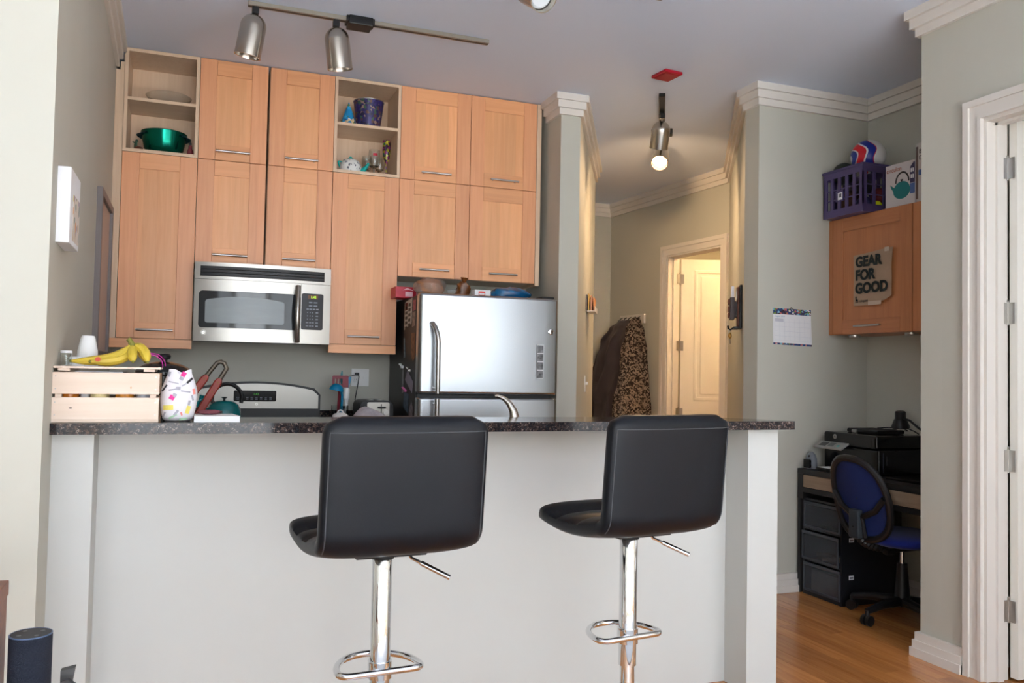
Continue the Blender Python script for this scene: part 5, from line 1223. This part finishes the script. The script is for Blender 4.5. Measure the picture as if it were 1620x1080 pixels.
for i, w_ in enumerate(('GEAR', 'FOR', 'GOOD')): text(w_, .083, (NX-.0105-.001*i, 4.000, 1.945-.0785*i), (-.012, -1, 0.0), (0, 0, 1), ink, 'lettering', t, ext=.0005, bold=.0040, squash=.98)
text('cotopaxi', .022, (NX-.0085, 3.972, 1.735), (-.012, -1, 0), (0, 0, 1), ink, 'small_lettering', t, ext=.0004, squash=.9)
obj('llama_mark', MB().plate([(NX-.0085, y, z) for y, z in ((4.0, 1.731), (3.995, 1.731), (3.994, 1.742), (3.986, 1.742), (3.985, 1.731), (3.981, 1.731), (3.981, 1.751), (3.993, 1.753), (3.992, 1.768), (3.997, 1.772), (4.002, 1.766), (4.0, 1.75))], (-1, 0, 0), .0005), ink, t, smooth=0)
for (a, b, c_, d_) in ((3.775, 3.742, 2.012, 2.036), (3.90, 3.80, 1.712, 1.735)): obj('tape', MB().plate([(NX-.0098, a, c_), (NX-.0098, b, c_), (NX-.0098, b, d_), (NX-.0098, a, d_)], (-1, 0, 0), .0004), mat('clear_tape', (196, 176, 156), .3), t, smooth=0)

# ------------------------------------------------------------------ purple crate and its contents
M_purple = mat('purple_plastic', (82, 70, 112), .45)
PX0, PX1, PY0, PY1, PZ0, PZ1 = 3.625, 3.872, 3.885, 4.215, NZ1+.001, 2.545
t = thing('milk_crate', 'purple plastic crate of balls on top of nook cabinet', 'crate', (3.74, 4.05, PZ0))
obj('bottom', MB().box(PX0, PX1, PY0, PY1, PZ0, PZ0+.012), M_purple, t, smooth=0)
def frame(z0, z1, o_, th=.008):
    o4 = [(PX0-o_, PY0-o_), (PX1+o_, PY0-o_), (PX1+o_, PY1+o_), (PX0-o_, PY1+o_)]; i4 = [(PX0+th, PY0+th), (PX1-th, PY0+th), (PX1-th, PY1-th), (PX0+th, PY1-th)]
    m_ = MB(); R_ = [m_.ring([(a[0], a[1], z0), (a[0], a[1], z1), (b_[0], b_[1], z1), (b_[0], b_[1], z0)]) for a, b_ in zip(o4, i4)]
    m_.skin(R_, loop=True); return m_
for z0, z1, o_ in ((PZ0+.012, PZ0+.045, 0), (PZ1-.05, PZ1-.012, 0), (PZ1-.012, PZ1, .006)): obj('rim', frame(z0, z1, o_), M_purple, t, smooth=0)
for sx0, sx1 in ((PX0, PX0+.008), (PX1-.008, PX1)):
    for i in range(6):
        y = PY0+.0+(PY1-PY0-.022)*i/5; w_ = .022 if 0 < i < 5 else .03
        obj('slat', MB().box(sx0, sx1, max(PY0, min(y, PY1-w_)), min(PY1, max(y, PY0)+w_), PZ0+.044, PZ1-.049), M_purple, t, smooth=0)
for sy0, sy1 in ((PY0, PY0+.008), (PY1-.008, PY1)):
    for i in range(4):
        xx = PX0+(PX1-PX0-.02)*i/3; w_ = .02 if 0 < i < 3 else .03
        obj('slat', MB().box(max(PX0, min(xx, PX1-w_)), min(PX1, xx+w_), sy0, sy1, PZ0+.044, PZ1-.049), M_purple, t, smooth=0)
obj('cross_bar', MB().box(PX0+.001, PX0+.007, PY0, PY1, PZ0+.10, PZ0+.106).box(PX0, PX1, PY0+.001, PY0+.007, PZ0+.10, PZ0+.106).box(PX0, PX1, PY0+.001, PY0+.007, PZ0+.16, PZ0+.166).box(PX0+.001, PX0+.007, PY0, PY1, PZ0+.16, PZ0+.166), M_purple, t, smooth=0)
obj('label_holder', MB().box(PX0-.001, PX0+.006, 4.045, 4.11, PZ0+.09, PZ0+.155), M_purple, t, smooth=0)
obj('label', MB().box(PX0-.002, PX0-.001, 4.05, 4.088, PZ0+.098, PZ0+.142), M_paper, t, smooth=0)
obj('label_print', MB().box(PX0-.0026, PX0-.002, 4.058, 4.076, PZ0+.112, PZ0+.134), mat('grey_print', (96, 96, 100), .7), t, smooth=0)
def ball(label, c, r, m, nm='ball', extra=None):
    t_ = one(nm, MB().ball(c, r, 28, 16), m, label, 'ball'); return t_
ZB = PZ0+.0125
ball('brown ball low in the purple crate beside the label', (3.745, 4.11, ZB+.08), .079, mat('brown_ball', (92, 60, 44), .7, var=.2, vscale=30, bump=.3, bscale=120))
ball('dark blue ball in the near corner of the purple crate', (3.69, 3.945, ZB+.045), .045, mat('navy_ball', (36, 36, 70), .5))
ball('neon yellow ball at the near side of the purple crate', (3.77, 3.93, ZB+.033), .033, mat('neon_felt', (206, 216, 20), .9, bump=.3, bscale=200))
ball('white ball beside the neon yellow ball in purple crate', (3.825, 3.93, ZB+.02), .02, M_white)
ball('black ball stacked high inside the purple crate', (3.70, 3.96, ZB+.145), .05, mat('black_ball', (22, 22, 24), .6))
ball('dark red ball seen through the near side of the crate', (3.81, 3.95, ZB+.10), .05, mat('dark_red_ball', (96, 16, 24), .6))
ball('dark green ball bulging over the purple crate rim', (3.712, 4.135, 2.535), .068, mat('green_black_rubber', (34, 42, 34), .45))
def soccer():
    m = mat('soccer_print', (220, 220, 220), .3); nt = m.node_tree; N = nt.nodes; L = nt.links; b = N['Principled BSDF']
    tc = N.new('ShaderNodeTexCoord'); sp = N.new('ShaderNodeSeparateXYZ'); 
    mp = N.new('ShaderNodeMapping'); mp.inputs['Rotation'].default_value = (.25, .1, .76); L.new(tc.outputs['Object'], mp.inputs['Vector']); L.new(mp.outputs[0], sp.inputs[0])
    sn = N.new('ShaderNodeMath'); sn.operation = 'MULTIPLY'; sn.inputs[1].default_value = 44; L.new(sp.outputs['Z'], sn.inputs[0])
    s2 = N.new('ShaderNodeMath'); s2.operation = 'SINE'; L.new(sn.outputs[0], s2.inputs[0])
    a = N.new('ShaderNodeMath'); a.operation = 'MULTIPLY_ADD'; a.inputs[1].default_value = .016; L.new(s2.outputs[0], a.inputs[0]); L.new(sp.outputs['X'], a.inputs[2])
    mr_ = N.new('ShaderNodeMapRange'); mr_.inputs['From Min'].default_value = -.12; mr_.inputs['From Max'].default_value = .12; L.new(a.outputs[0], mr_.inputs['Value'])
    r = N.new('ShaderNodeValToRGB'); r.color_ramp.interpolation = 'CONSTANT'; e = r.color_ramp.elements
    e[0].color = rgb(206, 30, 46); e.remove(e[1])
    for p, c in ((.10, (220, 220, 220)), (.16, (30, 50, 140)), (.28, (210, 210, 214)), (.31, (206, 30, 46)), (.50, (214, 214, 218)), (.54, (26, 44, 140)), (.72, (206, 30, 46)), (.74, (224, 222, 220))):
        x_ = e.new(p); x_.color = rgb(*c)
    L.new(mr_.outputs[0], r.inputs['Fac']); L.new(r.outputs['Color'], b.inputs['Base Color']); return m
sb = ball('red white and blue soccer ball above the purple crate', (3.765, 3.993, 2.615), .1005, soccer(), 'soccer_ball')
# boxes on the cabinet
t = thing('kettle_box', 'white carton with teal kettle picture beside purple crate', 'box', (3.82, 3.69, NZ1))
bx0 = 3.715
obj('carton', MB().box(bx0, 3.95, 3.59, 3.805, NZ1+.001, NZ1+.248, .001, 1), mat('carton_white', (206, 200, 200), .6), t, smooth=0)
text('circulon', .036, (bx0-.0006, 3.797, NZ1+.205), (0, -1, 0), (0, 0, 1), mat('rust_ink', (170, 100, 80), .6), 'brand_lettering', t, ext=.0003, bold=.0004, squash=.95)
def bpoly(P, m, nm, k_=.0006): obj(nm, MB().plate([(bx0-k_, y, z) for y, z in P], (1, 0, 0), .0005), m, t, smooth=0)
yk, zk = 3.685, NZ1+.05
bpoly([(yk+.062*math.cos(a)*(1 if math.sin(a) < .2 else .95), zk+.042+.05*math.sin(a)) for a in [2*PI*i/28 for i in range(28)]], mat('print_teal', (10, 116, 120), .5), 'printed_kettle')
bpoly([(yk+.05, zk+.06), (yk+.085, zk+.085), (yk+.075, zk+.06), (yk+.055, zk+.035)], mat('print_teal', (10, 116, 120), .5), 'printed_spout', .0007)
A = [(yk-.004+.052*math.cos(a), zk+.085+.062*math.sin(a)) for a in [PI*i/14 for i in range(15)]]; B_ = [(yk-.004+.042*math.cos(a), zk+.085+.052*math.sin(a)) for a in [PI*i/14 for i in range(15)]]
bpoly(A+B_[::-1], M_black, 'printed_handle', .0008); bpoly([(yk-.012, zk+.103), (yk+.012, zk+.103), (yk, zk+.086)], M_black, 'printed_knob', .0009)
bpoly([(3.625, NZ1+.12), (3.592, NZ1+.12), (3.592, NZ1+.232), (3.60, NZ1+.236), (3.625, NZ1+.21)], mat('print_navy', (52, 46, 84), .5), 'printed_house')
for yy in (3.604, 3.617):
    for zz in (.145, .18): bpoly([(yy+.004, NZ1+zz), (yy-.004, NZ1+zz), (yy-.004, NZ1+zz+.022), (yy+.004, NZ1+zz+.022)], M_paper, 'printed_window', .0009)
bpoly([(3.625, NZ1+.06), (3.592, NZ1+.06), (3.592, NZ1+.118), (3.625, NZ1+.118)], mat('print_blue', (70, 100, 160), .5), 'printed_ground')
t = thing('tall_box', 'taller white carton beside the wall at nook cabinet end', 'box', (3.84, 3.5, NZ1))
obj('carton', MB().box(3.715, 3.95, 3.35, 3.585, NZ1+.001, NZ1+.33, .001, 1), mat('carton_white2', (196, 190, 184), .6), t, smooth=0)
obj('printed_band', MB().box(3.7143, 3.715, 3.57, 3.5845, NZ1+.02, NZ1+.31), mat('carton_brown', (110, 90, 84), .6), t, smooth=0)
obj('printed_band', MB().box(3.7143, 3.715, 3.36, 3.566, NZ1+.15, NZ1+.18), mat('print_blue', (70, 100, 160), .5), t, smooth=0)
text('BR', .034, (3.714, 3.563, NZ1+.27), (0, -1, 0), (0, 0, 1), M_black, 'lettering', t, ext=.0003); text('DE', .034, (3.714, 3.563, NZ1+.235), (0, -1, 0), (0, 0, 1), M_black, 'lettering', t, ext=.0003)

# ------------------------------------------------------------------ desk and what stands on it
DX, DZT = 3.452, .738
t = thing('desk', 'black desk with grey oak drawer fronts in the nook', 'desk', (3.7, 3.66, 0))
M_dk = mat('desk_black', (34, 33, 34), .5)
obj('desktop', MB().box(DX, 3.99, 3.09, 4.225, DZT-.03, DZT, .002), M_dk, t)
obj('apron', MB().box(DX+.012, DX+.03, 3.10, 4.22, .60, DZT-.031).box(DX+.0, DX+.012, 4.175, 4.222, .56, DZT-.031).box(DX, DX+.012, 3.70, 3.735, .60, DZT-.031).box(DX, DX+.012, 3.10, 4.175, .60, .628), M_dk, t, smooth=0)
for a, b in ((3.738, 4.172), (3.25, 3.697)):
    d = obj('drawer', MB().box(DX-.002, DX+.011, a, b, .632, DZT-.034, .001, 1), M_oakdesk, t, smooth=0)
obj('side_panel', MB().box(DX+.002, 3.98, 4.2, 4.222, 0, DZT-.0305).box(DX+.002, 3.98, 3.095, 3.117, 0, DZT-.0305), M_dk, t, smooth=0)
# plastic drawer tower
M_clear = mat('smoky_plastic', (66, 72, 82), .22, alpha=.55)
M_tower = mat('tower_black', (26, 27, 32), .38)
t = thing('drawer_tower', 'black plastic drawer tower with smoky fronts under the desk', 'drawers', (3.7, 4.02, 0))
TY0, TY1, TX0, TX1 = 3.862, 4.185, 3.465, 3.90
obj('shell', MB().box(TX0, TX1, TY0, TY0+.012, .0, .567).box(TX0, TX1, TY1-.012, TY1, 0, .567).box(TX1-.012, TX1, TY0+.012, TY1-.012, 0, .567).box(TX0, TX1-.012, TY0+.012, TY1-.012, 0, .022).box(TX0, TX1-.012, TY0+.012, TY1-.012, .555, .567).box(TX0, TX1-.012, TY0+.012, TY1-.012, .200, .208).box(TX0, TX1-.012, TY0+.012, TY1-.012, .385, .393), M_tower, t, smooth=0)
for i, (z0, z1, o_) in enumerate(((.026, .192, 0), (.212, .378, .012), (.397, .55, 0))):
    d = obj('drawer', MB().box(TX0-.004-o_, TX0+.0-o_, TY0+.02, TY1-.02, z0+.012, z1-.018, .002, 1), M_clear, t)
    obj('drawer_frame', MB().box(TX0-.009-o_, TX0-.001-o_, TY0+.008, TY1-.008, z1-.018, z1, .002, 1).box(TX0-.007-o_, TX0-.001-o_, TY0+.008, TY0+.02, z0, z1-.018).box(TX0-.007-o_, TX0-.001-o_, TY1-.02, TY1-.008, z0, z1-.018).box(TX0-.007-o_, TX0-.001-o_, TY0+.02, TY1-.02, z0, z0+.012), mat('smoky_frame', (62, 66, 74), .35), d, smooth=0)
for i, z in enumerate((.158, .368, .552)): obj('sticker', MB().box(3.515, 3.55, TY0-.0008, TY0, z-.012, z+.012), M_paper, t, smooth=0); obj('sticker_print', MB().box(3.521, 3.545, TY0-.0014, TY0-.0008, z-.006, z+.003), mat('grey_print', (96, 96, 100), .7), t, smooth=0)
one('magazine', MB().box(3.48, 3.50, 3.89, 4.13, .0225, .150), mat('magazine_page', (176, 168, 160), .6, var=.15, vscale=30), 'printed sheet standing in the bottom smoky drawer', 'paper', smooth=0)
one('folder', MB().box(3.503, 3.52, 3.885, 4.15, .0225, .165), banded('folder_green', [(0, (40, 110, 80)), (.8, (180, 80, 40))], sc=4), 'green folder behind the sheet in the bottom drawer', 'folder', smooth=0)
one('cable_bundle', MB().tube([(3.53+.05*math.sin(2.1*i), 3.92+.016*i, .222+.012*(1+math.sin(i*1.3))) for i in range(13)], .012, 8), mat('beige_cloth', (170, 150, 130), .8), 'pale bundled cloth in the middle smoky drawer', 'cloth')
one('stationery', MB().tube([(3.52+.03*math.sin(1.7*i), 3.93+.014*i, .405+.005*(1+math.sin(i*1.9))) for i in range(12)], .007, 8), mat('green_grey', (90, 120, 104), .7), 'loose green grey bits in the top smoky drawer', 'stationery')
# printer
DT = DZT+.0006
t = thing('printer', 'black all in one inkjet printer with silver control panel', 'printer', (3.78, 3.95, DT))
QX0, QX1, QY0, QY1 = 3.605, 3.965, 3.735, 4.175
obj('body', MB().box(QX0, QX1, QY0, QY1, DT, .885, .012, 3), M_blackg, t)
obj('scanner_lid', MB().box(QX0-.004, QX1, QY0+.012, QY1, .886, .964, .014, 3), M_blackg, t)
obj('document_feeder', MB().box(3.70, 3.90, 3.84, 4.09, .965, .988, .008, 2), M_blackm, t)
obj('paper_guide', MB().box(3.69, 3.72, 4.0, 4.04, .965, .982, .004), M_handle, t)
mxp = Matrix.Translation((QX0-.036, 0, .885)) @ Matrix.Rotation(-.5, 4, 'Y')
cp = obj('control_panel', MB().box(-.035, .035, 3.955, 4.19, -.006, .006, .004, mtx=mxp), mat('panel_silver', (170, 170, 168), .35, .3), t)
obj('keypad', MB().box(-.02, .02, 4.10, 4.155, .006, .0075, mtx=mxp), mat('panel_dark', (70, 72, 76), .4), cp, smooth=0)
obj('screen', MB().box(-.015, .02, 4.04, 4.085, .006, .0075, mtx=mxp), mat('panel_lcd', (110, 118, 116), .3), cp, smooth=0)
obj('start_button', MB().box(-.015, .0, 3.995, 4.01, .006, .008, mtx=mxp), mat('button_teal', (60, 170, 176), .4), cp, smooth=0)
b = obj('badge', MB().cyl((QX0-.003, 4.075, .938), (QX0-.0065, 4.075, .938), .014, n=24), M_handle, t)
text('hp', .016, (QX0-.0070, 4.083, .933), (0, -1, 0), (0, 0, 1), M_blackg, 'badge_letters', b, ext=.0003)
obj('paper_tray', MB().box(3.50, QX0, 3.83, 4.12, DT+.003, DT+.018, .003), M_black, t)
obj('side_groove', MB().box(3.635, 3.64, QY0-.001, QY0+.001, .76, .87).box(3.66, 3.665, QY0-.001, QY0+.001, .80, .85), mat('groove_grey', (60, 64, 70), .3), t, smooth=0)
one('paper_sheet', MB().box(3.49, 3.60, 3.86, 4.09, DT+.0185, DT+.021), M_paper, 'white paper lying in the printer output tray', 'paper', smooth=0)
t = thing('desk_gadget', 'silver and black dome gadget at the far desk corner', 'gadget', (3.53, 4.175, DT))
obj('dome', MB().lathe([(.04, DT), (.041, DT+.03), (.038, DT+.06), (.028, DT+.085), (.012, DT+.098), (.001, DT+.1)], (3.515, 4.178, 0), 28, ex=.7), mat('silver_plastic', (120, 124, 132), .35), t)
obj('front_panel', MB().box(3.476, 3.49, 4.145, 4.205, DT+.006, DT+.056, .006), M_blackg, t)
obj('lens', MB().cyl((3.482, 4.165, DT+.076), (3.49, 4.165, DT+.076), .006, n=14), M_black, t)
one('printer_cable', MB().tube([(3.80, 3.95, .994), (3.84, 3.93, .998), (3.88, 3.84, 1.003), (3.86, 3.78, .99), (3.82, 3.80, .987), (3.85, 3.88, .995), (3.9, 3.83, 1.003), (3.93, 3.80, .985), (3.945, 3.78, .969)], .0035, 8), M_black, 'loose black cable lying over the printer top', 'cable')
# desk lamp
t = thing('desk_lamp', 'black gooseneck desk lamp bending over the desk', 'lamp', (3.85, 3.35, DT))
obj('base', MB().lathe([(.07, DT), (.07, DT+.012), (.05, DT+.02), (.012, DT+.026), (.001, DT+.026)], (3.9, 3.38, 0), 30), M_black, t)
obj('gooseneck', MB().tube([(3.9, 3.38, DT+.02), (3.9, 3.40, .83), (3.89, 3.47, .90), (3.87, 3.60, .955), (3.86, 3.70, 1.01), (3.855, 3.76, 1.05), (3.85, 3.80, 1.06)], .0065, 10), M_black, t)
mx = Matrix.Translation((3.85, 3.825, 1.10)) @ Matrix.Rotation(PI+.12, 4, 'X') @ Matrix.Rotation(.15, 4, 'Y')
obj('shade', MB().lathe([(.001, 0), (.026, .001), (.029, .006), (.030, .045), (.034, .048), (.050, .088), (.051, .094), (.048, .094), (.03, .05), (.001, .045)], (0, 0, 0), 28, mtx=mx), M_black, t)
one('laptop', MB().box(3.56, 3.80, 3.30, 3.64, DT, DT+.016, .003), M_blackg, 'closed dark laptop on the nearer part of desk', 'laptop')

# ------------------------------------------------------------------ office chair
OX, OY = 3.605, 3.565
t = thing('office_chair', 'blue office chair with black mesh backrest at the desk', 'chair', (OX, OY, 0))
M_bluef = mat('blue_fabric', (12, 34, 126), .85, bump=.15, bscale=300, sheen=.2)
for i in range(5):
    a = 2*PI*i/5+math.radians(187); d = Vector((math.cos(a), math.sin(a), 0)); e = Vector((OX, OY, 0))+d*.27
    obj('base_arm', MB().tube([Vector((OX, OY, .10))+d*.03, Vector((OX, OY, .095))+d*.15, e+Vector((0, 0, .075))], [.028, .022, .016], 10, flat=1.1), M_black, t)
    c = obj('caster', MB().cyl(e+Vector((-d.y, d.x, 0))*.024+Vector((0, 0, .0275)), e+Vector((-d.y, d.x, 0))*.006+Vector((0, 0, .0275)), .027, n=20).cyl(e-Vector((-d.y, d.x, 0))*.024+Vector((0, 0, .0275)), e-Vector((-d.y, d.x, 0))*.006+Vector((0, 0, .0275)), .027, n=20).cyl(e+Vector((0, 0, .03)), e+Vector((0, 0, .078)), .012, n=12), M_black, t)
obj('column_cover', MB().lathe([(.045, .09), (.04, .12), (.03, .24), (.026, .30), (.001, .30)], (OX, OY, 0), 24), M_black, t)
obj('gas_lift', MB().cyl((OX, OY, .29), (OX, OY, .375), .013, n=18), M_chrome, t)
obj('mechanism', MB().box(OX-.11, OX+.11, OY-.06, OY+.06, .372, .40, .01).box(OX-.16, OX-.1, OY-.06, OY-.02, .36, .392, .01), M_black, t)
def seatf(u_, v):
    th = 2*PI*u_; fi = PI*v; c_, s_ = math.cos(th), math.sin(th); k_ = abs(math.sin(fi))**.5
    return (OX+.01+.225*math.copysign(abs(c_)**.75, c_)*k_, OY+.225*math.copysign(abs(s_)**.75, s_)*k_, .435-.036*math.copysign(abs(math.cos(fi))**.8, math.cos(fi)))
obj('seat', MB().grid(seatf, 40, 18, cu=True), M_bluef, t, smooth=60)
def bkp(a, k_=1., o_=0.):
    c_, s_ = math.cos(a), math.sin(a)
    y = .188*math.copysign(abs(c_)**.8, c_)*k_*(1-.1*(s_ > 0)*abs(s_)); z = .212*math.copysign(abs(s_)**.75, s_)*k_
    return Vector((OX-.265-.10*(z/.4)-.05*(1-(y/.22)**2)+o_, OY+y, .655+z))
bk = obj('back_rim', MB().tube([bkp(2*PI*i/48) for i in range(48)], .019, 10, loop=True), M_black, t)
def meshf(u_, v): return bkp(2*PI*u_, max(v, .02), .004)
obj('back_mesh', MB().grid(meshf, 48, 10, cu=True), mat('blue_mesh', (14, 34, 90), .8, bump=.3, bscale=500), t)
def bline(pts): return [bkp_yz(y, z) for y, z in pts]
def bkp_yz(y, z, o_=-.012): return Vector((OX-.265-.10*(z/.4)-.05*(1-(y/.22)**2)+o_, OY+y, .655+z))
obj('back_brace', MB().tube([bkp_yz(-.176, .02), bkp_yz(-.12, -.05), bkp_yz(-.05, -.085), bkp_yz(0, -.095), bkp_yz(.05, -.085), bkp_yz(.12, -.05), bkp_yz(.176, .02)], .016, 10).tube([bkp_yz(-.03, -.08, -.016), bkp_yz(-.03, -.2, -.02)], .014, 8).tube([bkp_yz(.03, -.08, -.016), bkp_yz(.03, -.2, -.02)], .014, 8), M_black, bk)
obj('spine_plate', MB().box(OX-.335, OX-.30, OY-.035, OY+.035, .45, .60, .008), mat('dark_grey_plastic', (52, 58, 64), .4), t)
jp = bez((OX-.315, OY, .52), (OX-.31, OY, .385), (OX-.06, OY, .385), 26)
obj('corrugated_bar', MB().tube(jp, [.024 if i % 2 else .019 for i in range(26)], 12), M_black, t)
